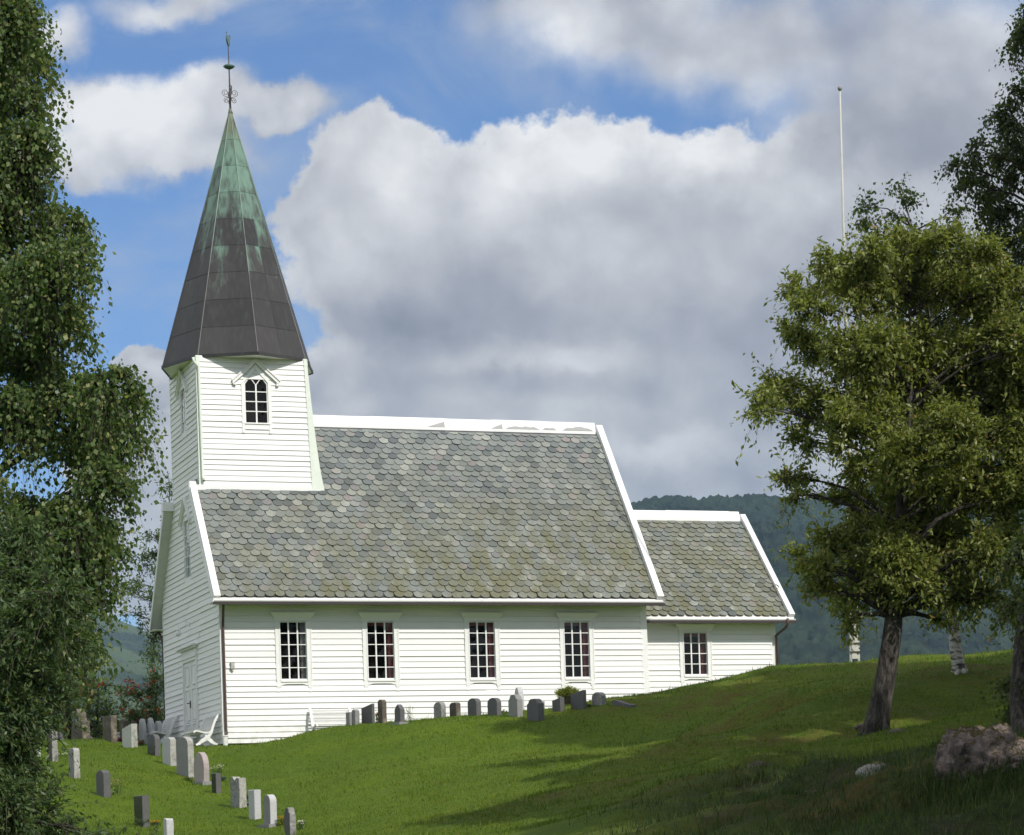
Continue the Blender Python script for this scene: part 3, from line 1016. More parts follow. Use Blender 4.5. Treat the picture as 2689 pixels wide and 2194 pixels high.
# verges: a cap board on the slates and a face board on the gable end
def verge(mb, x0, x1, xf, y0, y1, z_at, m_, cap=0.10, side=-1):
    n = 14
    for i in range(n):
        ya, yb = y0 + (y1 - y0) * i / n, y0 + (y1 - y0) * (i + 1) / n
        pts = []
        for yy in (ya, yb):
            a = slope_pt(yy, 0.0, z_at, m_); b = slope_pt(yy, cap, z_at, m_)
            pts.append((a, b))
        (a0, b0), (a1, b1) = pts
        mb.prism([(x0, *a0), (x0, *b0), (x0, *b1), (x0, *a1)], (x1 - x0, 0, 0))


mb = MB()
verge(mb, -OV, -OV + 0.20, 0, -OE - 0.02, TY0 + 0.12, roof_z, PITCH_M, 0.15)
# side face board down the gable edge
def faceboard(mb, x, th, ya, yb, z_at, h):
    mb.prism([(x, ya, z_at(ya) + 0.05), (x, yb, z_at(yb) + 0.05), (x, yb, z_at(yb) - h), (x, ya, z_at(ya) - h)], (th, 0, 0))
faceboard(mb, -OV - 0.025, 0.024, -OE, TY0 + 0.10, roof_z, 0.16)
mb.build('verge_board', M_TRIM, deck)
mb = MB()
faceboard(mb, -OV - 0.025, 0.024, TY1 - 0.05, NW + OE, roof_z, 0.20)
mb.box((-OV - 0.05, TY1 - 0.10, roof_z(TY1) - 0.16), (0.02, TY1 + 0.16, roof_z(TY1) + 0.12))
mb.build('verge_board', M_TRIM, deck)
mb = MB()
verge(mb, NL + OV - 0.205, NL + OV + 0.005, 0, -OE - 0.02, YR, roof_z, PITCH_M, 0.20)
verge_t = mb.build('verge_board', M_RIDGE, deck)
mb = MB()
faceboard(mb, NL + OV + 0.006, 0.022, -OE, YR, roof_z, 0.16); faceboard(mb, NL + OV + 0.006, 0.022, YR, NW + OE, roof_z, 0.16)
mb.build('verge_face', M_TRIM, deck)


def ridge_cap(x0, x1, z_at, m_, parent, wdt=0.30, seed=0):
    mb = MB()
    L_ = math.hypot(1, m_)
    rs = random.Random(seed)
    x = x0
    k = 0
    while x < x1 - 0.05:
        xe = min(x + rs.uniform(1.6, 2.6), x1)
        off = 0.115 + 0.006 * (k % 2)
        for sg in (-1, 1):
            yy = YR + sg * wdt / L_
            a = (YR, z_at(YR) + off * 1.9); b = (yy, z_at(yy) + off)
            c_ = (yy + sg * 0.0, z_at(yy) + 0.02); d_ = (YR, z_at(YR))
            mb.prism([(x, *a), (x, *b), (x, *c_), (x, *d_)], (xe - x, 0, 0))
        x = xe; k += 1
    return mb.build('ridge_board', M_RIDGE, parent)


ridge_cap(TX - 0.05, NL + OV - 0.21, roof_z, PITCH_M, deck, 0.27, 2)
# mortar smears on the ridge boards
M_MORTAR, t, b = mat('grey_mortar', (0.36, 0.36, 0.35), 0.95)
mb = MB()
L_ = math.hypot(1, PITCH_M)
def smear(x0, x1, h0, seed, tri=False):
    rs = random.Random(seed)
    n = 12
    up, lo = [], []
    for i in range(n + 1):
        x = x0 + (x1 - x0) * i / n
        hh = h0 * (i / n if tri else (1 - abs(2 * i / n - 1) ** 4) * rs.uniform(0.6, 1.0))
        for lst, s_ in ((up, 0.27 - hh), (lo, 0.272)):
            y_ = YR - s_ / L_
            f_ = s_ / 0.27
            z_ = (roof_z(YR) + 0.232) * (1 - f_) + (roof_z(YR - 0.27 / L_) + 0.122) * f_
            lst.append((x, y_ - 0.006, z_ + 0.006))
    mb.add(up + lo, [(i, i + 1, n + 1 + i + 1, n + 1 + i) for i in range(n)])
for a in ((8.0, 8.6, 0.16, 1, True), (10.2, 10.6, 0.14, 2, True), (10.7, 11.9, 0.10, 3), (12.0, 12.5, 0.07, 5), (12.7, 13.8, 0.13, 4)):
    smear(*a)
    mb.build('ridge_mortar', M_MORTAR, deck, normals=False)
    mb = MB()


# eaves: soffit, fascia, gutter, dark strip for its shadow side and brackets
def eave(x0, x1, ywall, ye, ze, parent, sgn=-1):
    mb = MB()
    mb.box((x0, ywall, ze - 0.10), (x1, ye + 0.04 * -sgn, ze - 0.07))
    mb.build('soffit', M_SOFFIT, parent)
    mb = MB()
    mb.box((x0 - 0.005, ye - 0.03, ze - 0.125), (x1 + 0.005, ye, ze + 0.035))
    mb.box((x0 - 0.012, ye - 0.055, ze - 0.04), (x1 + 0.012, ye - 0.032, ze + 0.02))
    mb.build('fascia', M_TRIM, parent)
    mb = MB()
    yg = ye - 0.108
    zc = ze - 0.045
    pr = [(yg + 0.062 * math.cos(a), zc + 0.062 * math.sin(a)) for a in np.linspace(math.pi, 2 * math.pi, 9)]
    pr2 = [(yg + 0.055 * math.cos(a), zc + 0.055 * math.sin(a)) for a in np.linspace(2 * math.pi, math.pi, 9)]
    mb.prism([(x0 - 0.03, *q) for q in pr + pr2], (x1 - x0 + 0.06, 0, 0))
    for q in np.arange(x0 + 0.3, x1, 0.9):
        mb.bar((q, yg - 0.067, zc + 0.01), (q, yg + 0.09, zc + 0.012), 0.025, 0.008)
    mb.build('gutter', M_TRIM, parent)
    mb = MB()
    mb.box((x0 - 0.035, yg - 0.066, zc - 0.135), (x1 + 0.045, yg + 0.03, zc - 0.058))
    mb.build('gutter_shade_strip', M_GUTTER, parent)


eave(-OV, NL + OV - 0.02, -0.03, -OE, EZ - 0.02, deck)
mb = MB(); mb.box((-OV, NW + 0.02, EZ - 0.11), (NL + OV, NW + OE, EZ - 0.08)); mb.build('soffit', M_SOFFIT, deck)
mb = MB(); mb.tube([(-OV - 0.03, NW + OE + 0.06, EZ - 0.07), (NL + OV, NW + OE + 0.06, EZ - 0.07)], 0.06, 8); mb.build('gutter', M_GUTTER, deck)


# ---- chancel
CM = (CRZ - CEZ) / (YR - CY0 + COE)
def croof_z(y):
    return CRZ - abs(y - YR) * CM
CWIN = (15.54, 16.39, 2.02, 3.43)
mb = MB()
siding(mb, (0, CY0, 0), (1, 0, 0), (0, -1, 0), 0.35, 3.86, lambda z: (NL + 0.06, CX1 - 0.12), [(CWIN[0], CWIN[1], CWIN[2] - 0.03, CWIN[3] + 0.03)], seed=8)
def ulim_c(z):
    if z <= 4.3:
        return (CY0, CY1)
    d_ = (CRZ - 0.05 - z) / CM
    return (YR - d_, YR + d_)
siding(mb, (CX1, 0, 0), (0, 1, 0), (1, 0, 0), 0.35, 7.6, ulim_c, seed=9)
siding(mb, (NL, CY1, 0), (1, 0, 0), (0, 1, 0), 0.35, 3.86, lambda z: (0, CX1 - NL), seed=10)
chw = mb.build('chancel_wall', M_SIDE, church, normals=False)
mb = MB()
mb.box((NL + 0.05, CY0 + 0.004, 0.3), (CWIN[0], CY0 + 0.16, 4.1)); mb.box((CWIN[1], CY0 + 0.004, 0.3), (CX1 - 0.02, CY0 + 0.16, 4.1))
mb.box((CWIN[0], CY0 + 0.004, 0.3), (CWIN[1], CY0 + 0.16, CWIN[2])); mb.box((CWIN[0], CY0 + 0.004, CWIN[3]), (CWIN[1], CY0 + 0.16, 4.1))
mb.box((NL + 0.05, CY1 - 0.16, 0.3), (CX1 - 0.02, CY1 - 0.004, 4.1)); mb.box((CX1 - 0.16, CY0 + 0.2, 0.3), (CX1 - 0.005, CY1 - 0.2, 4.3))
mb.build('wall_core', M_SIDE, chw)
mb = MB()
mb.prism([(CX1 - 0.19, CY0 - 0.033, 3.83), (CX1 + 0.03, CY0 - 0.033, 3.83), (CX1 + 0.03, CY0 - 0.033, 0.4), (CX1 - 0.11, CY0 - 0.033, 0.4)], (0, 0.05, 0))
mb.box((CX1 - 0.005, CY0 + 0.02, 0.4), (CX1 + 0.032, CY0 + 0.15, 4.3))
mb.build('corner_board', M_TRIM, chw)
mb = MB(); mb.box((NL + 0.1, CY0 + 0.03, -1), (CX1 - 0.03, CY1 - 0.03, 0.34)); mb.build('foundation', M_FOUND, church)
mb = MB(); mb.box((NL + 0.1, CY0 - 0.028, 3.70), (CX1 + 0.02, CY0 - 0.0, 3.86)); mb.build('frieze_board', M_TRIM, chw)
CXV = 19.28
mb = MB()
for sgn in (-1, 1):
    ye = YR + sgn * (YR - CY0 + COE)
    mb.prism([(NL - 0.0, ye, CEZ), (NL - 0.0, YR, CRZ), (NL - 0.0, YR, CRZ - 0.15), (NL - 0.0, ye, CEZ - 0.1)], (CXV - NL, 0, 0))
cdeck = mb.build('chancel_roof', M_SOFFIT, church)
L = ([], [], [])
slates(L, NL + 0.03, CXV - 0.16, CY0 - COE, CEZ, YR - 0.15, croof_z(YR - 0.15), 0.30, 0.238, seed=12, mosf=lambda x, f: 0.65 + 0.35 * (1 - f))
slate_obj(L, 'roof_slates', cdeck)
mb = MB()
mb.prism([(NL, CY1 + COE, CEZ + 0.02), (NL, YR, CRZ + 0.02), (NL, YR, CRZ - 0.01), (NL, CY1 + COE, CEZ - 0.01)], (CXV - NL - 0.1, 0, 0))
mb.build('roof_slates', M_SLATE, cdeck)
mb = MB()
verge(mb, CXV - 0.185, CXV + 0.0, 0, CY0 - COE - 0.02, YR, croof_z, CM, 0.17)
mb.build('verge_board', M_RIDGE, cdeck)
mb = MB()
faceboard(mb, CXV + 0.001, 0.022, CY0 - COE, YR, croof_z, 0.15); faceboard(mb, CXV + 0.001, 0.022, YR, CY1 + COE, croof_z, 0.15)
mb.build('verge_face', M_TRIM, cdeck)
ridge_cap(NL + OV + 0.03, CXV - 0.19, croof_z, CM, cdeck, 0.24, 5)
eave(NL + 0.05, CXV - 0.02, CY0 - 0.03, CY0 - COE, CEZ - 0.02, cdeck)


# ---- tower
mb = MB()
tx1 = lambda z: 3.60 - (z - 8.0) * 0.038
TWX = (1.475, 2.225, 10.05, 11.30)      # glazed opening of the belfry window
TWY = (3.80, 4.55)
def ulim_ts(z):
    return (0.1, tx1(z) - 0.02)
siding(mb, (0, TY0, 0), (1, 0, 0), (0, -1, 0), 8.06, TZ, ulim_ts, [(TWX[0], TWX[1], TWX[2], TWX[3])], seed=20)
siding(mb, (0, 0, 0), (0, 1, 0), (-1, 0, 0), 8.02, TZ, lambda z: (TY0 + 0.06, TY1), [(TWY[0], TWY[1], TWX[2], TWX[3])], seed=21)
siding(mb, (3.5, 0, 0), (0, 1, 0), (1, 0, 0), 8.0, TZ, lambda z: (TY0, TY1), seed=22)
siding(mb, (0, TY1, 0), (1, 0, 0), (0, 1, 0), 7.0, TZ, lambda z: (0, 3.5), seed=23)
tow = mb.build('tower_wall', M_SIDE, church, normals=False)
mb = MB()
zt_ = TZ
for a, b in ((0.02, TWX[0]), (TWX[1], 3.44)):
    mb.box((a, TY0 + 0.004, 7.9), (b, TY0 + 0.14, zt_))
mb.box((TWX[0], TY0 + 0.004, 7.9), (TWX[1], TY0 + 0.14, TWX[2])); mb.box((TWX[0], TY0 + 0.004, 11.75), (TWX[1], TY0 + 0.14, zt_))
for a, b in ((TY0 + 0.15, TWY[0]), (TWY[1], TY1 - 0.02)):
    mb.box((0.004, a, 7.6), (0.14, b, zt_))
mb.box((0.004, TWY[0], 7.6), (0.14, TWY[1], TWX[2])); mb.box((0.004, TWY[0], 11.75), (0.14, TWY[1], zt_))
mb.box((3.36, TY0 + 0.15, 7.0), (3.49, TY1 - 0.02, zt_)); mb.box((0.15, TY1 - 0.16, 7.0), (3.35, TY1 - 0.01, zt_))
mb.box((0.15, TY0 + 0.15, 12.0), (3.35, TY1 - 0.17, 12.05))
mb.build('wall_core', M_SIDE, tow)
mb = MB()
mb.box((-0.032, TY0 - 0.032, 8.0), (0.10, TY0 + 0.0, TZ)); mb.box((-0.032, TY0 + 0.0005, 7.95), (0.0, TY0 + 0.11, TZ))
mb.build('corner_board', M_GREENISH, tow)
mb = MB()
mb.box((-0.032, TY1 - 0.11, 7.0), (0.0, TY1 + 0.03, TZ))
mb.build('corner_board', M_GREENISH, tow)
mb = MB()   # flared flashing board beside the nave roof and skirting board at the tower foot
zs = [TZ, 10.9, 9.6, 8.6, 7.93]
lft = [tx1(z) - 0.03 for z in zs]
rgt = [3.50, 3.60, 3.72, 3.84, 3.97]
for i in range(4):
    mb.prism([(lft[i], TY0 - 0.04, zs[i]), (rgt[i], TY0 - 0.04, zs[i]), (rgt[i + 1], TY0 - 0.04, zs[i + 1]), (lft[i + 1], TY0 - 0.04, zs[i + 1])], (0, 0.10, 0))
    mb.prism([(lft[i] - 0.015, TY0 - 0.056, zs[i]), (lft[i] + 0.09, TY0 - 0.056, zs[i]), (lft[i + 1] + 0.11, TY0 - 0.056, zs[i + 1]), (lft[i + 1] - 0.015, TY0 - 0.056, zs[i + 1])], (0, 0.014, 0))
mb.box((3.44, TY0 + 0.07, 8.6), (3.56, TY0 + 0.3, TZ))
mb.build('flashing_board', M_GREENISH, tow)
mb = MB()
mb.prism([(-0.05, TY0 - 0.055, 8.09), (3.50, TY0 - 0.055, 8.09), (3.88, TY0 - 0.055, 7.97), (3.92, TY0 - 0.055, 7.90), (-0.05, TY0 - 0.055, 7.95)], (0, 0.075, 0))
mb.prism([(-OV - 0.03, TY0 - 0.08, 8.10), (0.15, TY0 - 0.08, 8.10), (0.15, TY0 - 0.08, 7.92), (-OV - 0.03, TY0 - 0.08, 7.92)], (0, 0.12, 0))
mb.build('skirting_board', M_TRIM, tow)
# tower drainpipe
mb = MB()
mb.tube([(-0.14, TY0 - 0.17, 12.02), (-0.12, TY0 - 0.16, 11.90), (0.03, TY0 - 0.10, 11.76), (0.045, TY0 - 0.09, 11.6), (0.06, TY0 - 0.09, 9.5), (0.07, TY0 - 0.09, 8.35), (0.09, TY0 - 0.13, 8.22)], 0.042, 10)
mb.build('downpipe', M_GREENISH, tow, smooth=True)
mb = MB(); mb.tube([(0.085, TY0 - 0.115, 8.235), (0.092, TY0 - 0.135, 8.205)], 0.034, 10); mb.build('pipe_mouth', M_DARK, tow)

# ---- spire: eight sheet copper sides laid in courses
RS, ZS0, ZS1 = 2.42, 12.14, 20.31
def octv(r, z, k):
    a = math.radians(45 * k + 0)   # corners at tower corners and middle of the sides
    a += math.radians(45)
    return (TC[0] + r * math.cos(a) * 0.985, TC[1] + r * math.sin(a) * 1.08, z)
mb = MB()
ncr = 9
def rad_at(z):
    f_ = (ZS1 - z) / (ZS1 - ZS0)
    return RS * f_ + 0.045
zc_ = [ZS0 + (ZS1 - ZS0) * i / ncr for i in range(ncr + 1)]
for i in range(ncr):
    za, zb = zc_[i], zc_[i + 1] + (0.03 if i < ncr - 1 else 0)
    for k in range(8):
        r0, r1 = rad_at(za) + 0.006, rad_at(zb) - 0.003
        a0, a1, b0, b1 = [np.array(q) for q in (octv(r0, za, k), octv(r0, za, k + 1), octv(r1, zb, k), octv(r1, zb, k + 1))]
        parts_ = [(0, 0.5), (0.5, 1)] if i < 5 else [(0, 1)]
        for s_, e_ in parts_:
            off = 0.004 if (s_ == 0.5) else 0.0
            cen = np.array([TC[0], TC[1], za])
            push = ((a0 + a1) / 2 - cen); push[2] = 0; push = push / np.linalg.norm(push) * off
            q = [a0 + (a1 - a0) * s_ + push, a0 + (a1 - a0) * e_ + push, b0 + (b1 - b0) * e_ + push, b0 + (b1 - b0) * s_ + push]
            inn = [np.array([TC[0], TC[1], p_[2]]) * 0.03 + p_ * 0.97 for p_ in q[:2]]
            mb.add(q + inn, [(0, 1, 2, 3), (0, 4, 5, 1)])
spire = mb.build('spire', M_COPPER, church, normals=False)
mb = MB()
for k in range(8):
    mb.tube([octv(rad_at(ZS0) + 0.0, ZS0 - 0.01, k), octv(rad_at(ZS1 - 0.15), ZS1 - 0.1, k)], [0.022, 0.012], 6)
mb.lathe((TC[0], TC[1], ZS1 - 0.35), [(0.13, 0), (0.10, 0.2), (0.06, 0.42), (0.05, 0.5)], 12)
mb.build('hip_roll', M_COPPER, spire)
mb = MB()
for k in range(8):    # dark drip edge
    a, b_ = np.array(octv(RS + 0.075, ZS0, k)), np.array(octv(RS + 0.075, ZS0, k + 1))
    mb.bar(a + [0, 0, -0.035], b_ + [0, 0, -0.035], 0.03, 0.10)
mb.build('drip_edge', M_COPPER, spire)
mb = MB()
vs = [octv(RS + 0.05, ZS0 - 0.055, k) for k in range(8)] + [octv(1.2, ZS0 - 0.055, k) for k in range(8)]
mb.add(vs, [(k, (k + 1) % 8, 8 + (k + 1) % 8, 8 + k) for k in range(8)])
vs = [octv(RS + 0.05, ZS0 - 0.02, k) for k in range(8)] + [octv(1.2, ZS0 - 0.02, k) for k in range(8)]
mb.add(vs, [(k, 8 + k, 8 + (k + 1) % 8, (k + 1) % 8) for k in range(8)])
mb.build('spire_soffit', M_TRIM, spire)

# finial
fin = bpy.data.objects.new('finial', None); C.objects.link(fin); fin.parent = church; ROOT[fin] = ROOT[church]
tcx, tcy = TC[0] + 0.005, TC[1]
mb = MB()
mb.tube([(tcx, tcy, 20.05), (tcx, tcy, 20.9), (tcx - 0.0, tcy, 21.6), (tcx - 0.01, tcy, 22.5), (tcx - 0.012, tcy, 22.55)], [0.040, 0.032, 0.022, 0.014, 0.010], 8)
mb.tube([(tcx, tcy, 20.25), (tcx, tcy, 20.36)], 0.075, 10)
mb.build('rod', M_IRON, fin, smooth=True)
mb = MB()
def spiral(cx_, cz_, r0, turns, start, d, sgn):
    pts = []
    for i in range(34):
        f_ = i / 33
        r_ = r0 * (1 - 0.78 * f_)
        a = start + sgn * f_ * turns * 2 * math.pi
        u_ = cx_ + r_ * math.cos(a)
        pts.append((tcx + math.cos(d) * u_, tcy + math.sin(d) * u_, cz_ + r_ * math.sin(a)))
    return pts
for d in (0, math.pi / 2, math.pi, 3 * math.pi / 2):
    mb.tube([(tcx, tcy, 20.80)] + spiral(0.150, 20.97, 0.118, 1.55, -math.pi * 0.55, d, 1), 0.0095, 5)
    mb.tube([(tcx, tcy, 20.82)] + spiral(0.125, 20.72, 0.085, 1.5, math.pi * 0.6, d, -1), 0.009, 5)
for a in (0.0, 0.8):
    pts = [(tcx + 0.04 * math.cos(q) * math.cos(a) + 0.03, tcy + 0.04 * math.cos(q) * math.sin(a), 21.14 + 0.08 * math.sin(q)) for q in np.linspace(0, 2 * math.pi, 18)]
    mb.tube(pts, 0.010, 5)
mb.build('scrollwork', M_IRON, fin)
mb = MB()
mb.lathe((tcx, tcy, 21.82), [(0.02, 0.085), (0.08, 0.07), (0.15, 0.035), (0.19, 0.0), (0.14, -0.045), (0.08, -0.075), (0.02, -0.08)], 24)
mb.build('disc', M_GREENCU, fin, smooth=True)
mb = MB()     # weathercock seen nearly end on
d = math.radians(60)
ou = np.array([math.cos(d), math.sin(d), 0])
prof = [(-0.10, 0.0), (0.16, 0.02), (0.26, 0.15), (0.20, 0.28), (0.27, 0.42), (0.40, 0.52), (0.36, 0.60), (0.26, 0.62), (0.18, 0.48), (0.04, 0.34), (-0.12, 0.36), (-0.22, 0.50), (-0.40, 0.44), (-0.42, 0.26), (-0.30, 0.10)]
base = np.array([tcx - 0.02, tcy, 22.48])
mb.prism([base + ou * q[0] * 0.5 + np.array([0, 0, q[1] * 0.62]) for q in prof], np.cross(ou, (0, 0, 1)) * 0.045)
mb.tube([base + (0, 0, 0.15), base + (-0.04, 0, 0.50)], [0.012, 0.006], 6)
mb.lathe(tuple(base + (-0.035, 0, 0.42)), [(0.008, -0.03), (0.025, 0), (0.008, 0.03)], 10)
mb.build('weathercock', M_GREENCU, fin)


# ---- windows
def rect_window(parent, x0, x1, z0, z1, y, rows, cols, curt, name='window'):
    """frame, muntins, glass, curtain; the wall faces -Y at y"""
    w_ = bpy.data.objects.new(name, None); C.objects.link(w_); w_.parent = parent; ROOT[w_] = ROOT[parent]
    tr_ = 0.135
    mb = MB()
    yo = y - 0.05
    for a, b_ in ((x0 - tr_, x0), (x1, x1 + tr_)):      # side casings run below the sill and curl out at the foot
        mb.box((a, yo, z0 - 0.21), (b_, y + 0.02, z1 + 0.02))
        cx_ = (a + b_) / 2
        cx_ += -0.008 if a < x0 else 0.008
        mb.prism([(cx_ - 0.055, yo + 0.004, z0 - 0.21), (cx_ + 0.055, yo + 0.004, z0 - 0.21), (cx_ + 0.04, yo + 0.004, z0 - 0.29), (cx_ + 0.055, yo + 0.004, z0 - 0.32), (cx_ + 0.03, yo + 0.004, z0 - 0.355), (cx_ - 0.03, yo + 0.004, z0 - 0.355), (cx_ - 0.055, yo + 0.004, z0 - 0.32), (cx_ - 0.04, yo + 0.004, z0 - 0.29)], (0, 0.05, 0))
        mb.box((a - 0.012, yo - 0.014, z0 - 0.02), (a + 0.02, yo - 0.001, z1))
        mb.box((b_ - 0.02, yo - 0.014, z0 - 0.02), (b_ + 0.012, yo - 0.001, z1))
    # apron with a raised middle
    n = 16
    pts = []
    for i in range(n + 1):
        f_ = i / n
        e = min(f_, 1 - f_)
        pts.append((x0 + (x1 - x0) * f_, yo + 0.006, z0 - 0.155 + 0.04 * min(1, max(0, (e - 0.06) / 0.14)) ** 0.5))
    mb.prism([(x0, yo + 0.006, z0 - 0.03)] + pts + [(x1, yo + 0.006, z0 - 0.03)], (0, 0.045, 0))
    mb.box((x0, yo - 0.02, z0 - 0.05), (x1, y + 0.02, z0 - 0.001))
    # head: scalloped board and projecting hood
    mb.box((x0 - tr_ - 0.03, yo - 0.02, z1 + 0.021), (x1 + tr_ + 0.03, y + 0.02, z1 + 0.10))
    mb.prism([(x0 - tr_ - 0.03, yo - 0.025, z1 + 0.101), (x1 + tr_ + 0.03, yo - 0.025, z1 + 0.101), (x1 + tr_ + 0.14, yo - 0.11, z1 + 0.25), (x0 - tr_ - 0.14, yo - 0.11, z1 + 0.25)], (0, 0.07, 0.0))
    mb.prism([(x0 - tr_ - 0.15, yo - 0.12, z1 + 0.251), (x1 + tr_ + 0.15, yo - 0.12, z1 + 0.251), (x1 + tr_ + 0.12, y, z1 + 0.30), (x0 - tr_ - 0.12, y, z1 + 0.30)], (0, 0, 0.018))
    for c in range(cols):
        ca, cb = x0 + (x1 - x0) * c / cols + 0.012, x0 + (x1 - x0) * (c + 1) / cols - 0.012
        arc = [(ca + (cb - ca) * i / 8, yo - 0.016, z1 - 0.012 + 0.03 * math.sin(math.pi * i / 8)) for i in range(9)]
        mb.prism([(cb, yo - 0.016, z1 + 0.03), (ca, yo - 0.016, z1 + 0.03)] + arc, (0, 0.02, 0))
    mb.build('frame', M_TRIM, w_)
    mb = MB()
    ym = y + 0.0
    m_ = 0.024
    fw = 0.028
    for a, b_ in ((x0, x0 + fw), (x1 - fw, x1)):
        mb.box((a, ym - 0.012, z0), (b_, ym + 0.05, z1))
    mb.box((x0 + fw, ym - 0.012, z0), (x1 - fw, ym + 0.05, z0 + 0.05)); mb.box((x0 + fw, ym - 0.012, z1 - 0.03), (x1 - fw, ym + 0.05, z1))
    for c in range(1, cols):
        x = x0 + (x1 - x0) * c / cols
        k_ = 0.021
        mb.box((x - k_, ym - 0.014, z0 + 0.05), (x + k_, ym + 0.03, z1 - 0.03))
    for r in range(1, rows):
        z = z0 + 0.04 + (z1 - z0 - 0.05) * r / rows
        mb.box((x0 + fw, ym - 0.010, z - m_ / 2), (x1 - fw, ym + 0.028, z + m_ / 2))
    mb.build('sash', M_TRIM, w_)
    mb = MB()
    rs = random.Random(int(x0 * 100))
    for c in range(cols):
        for r in range(rows):
            a, b_ = x0 + (x1 - x0) * c / cols, x0 + (x1 - x0) * (c + 1) / cols
            c0, c1 = z0 + (z1 - z0) * r / rows, z0 + (z1 - z0) * (r + 1) / rows
            t1, t2 = rs.uniform(-0.004, 0.004), rs.uniform(-0.004, 0.004)
            mb.add([(a, ym + 0.035 + t1, c0), (b_, ym + 0.035 - t1, c0), (b_, ym + 0.035 + t2, c1), (a, ym + 0.035 - t2, c1)], [(0, 1, 2, 3)])
    mb.build('pane', M_GLASS, w_, normals=False)
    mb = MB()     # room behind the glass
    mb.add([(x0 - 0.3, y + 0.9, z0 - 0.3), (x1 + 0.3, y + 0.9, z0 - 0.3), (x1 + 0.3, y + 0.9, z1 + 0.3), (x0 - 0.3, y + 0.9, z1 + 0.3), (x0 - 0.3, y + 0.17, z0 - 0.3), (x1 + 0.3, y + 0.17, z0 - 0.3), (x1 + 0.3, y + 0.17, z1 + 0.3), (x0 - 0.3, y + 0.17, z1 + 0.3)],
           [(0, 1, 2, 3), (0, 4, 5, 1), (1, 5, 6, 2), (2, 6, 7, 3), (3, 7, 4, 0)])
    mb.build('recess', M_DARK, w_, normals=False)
    mb = MB()
    cw0, cw1 = x1 - 0.17, x1 + 0.05
    nn = 14
    top = [(cw0 + (cw1 - cw0) * i / nn, y + 0.155 + 0.018 * math.sin(i * 2.2)) for i in range(nn + 1)]
    mb.add([(a, b_, z1) for a, b_ in top] + [(a + 0.01, b_, z0) for a, b_ in top], [(i, i + 1, nn + 2 + i, nn + 1 + i) for i in range(nn)])
    if curt is M_CURT:
        mb.add([(x0, y + 0.17, z1), (x1, y + 0.17, z1), (x1, y + 0.16, z1 - 0.12), (x0, y + 0.16, z1 - 0.12)], [(0, 1, 2, 3)])
    mb.build('curtain', curt, w_, normals=False)
    return w_


for i, (a, b_) in enumerate(WIN):
    rect_window(church, a, b_, WZ0, WZ1, 0.0, 5, 3, M_CURTW if i == 0 else M_CURT)
rect_window(church, CWIN[0], CWIN[1], CWIN[2], CWIN[3], CY0, 4, 3, M_CURT)


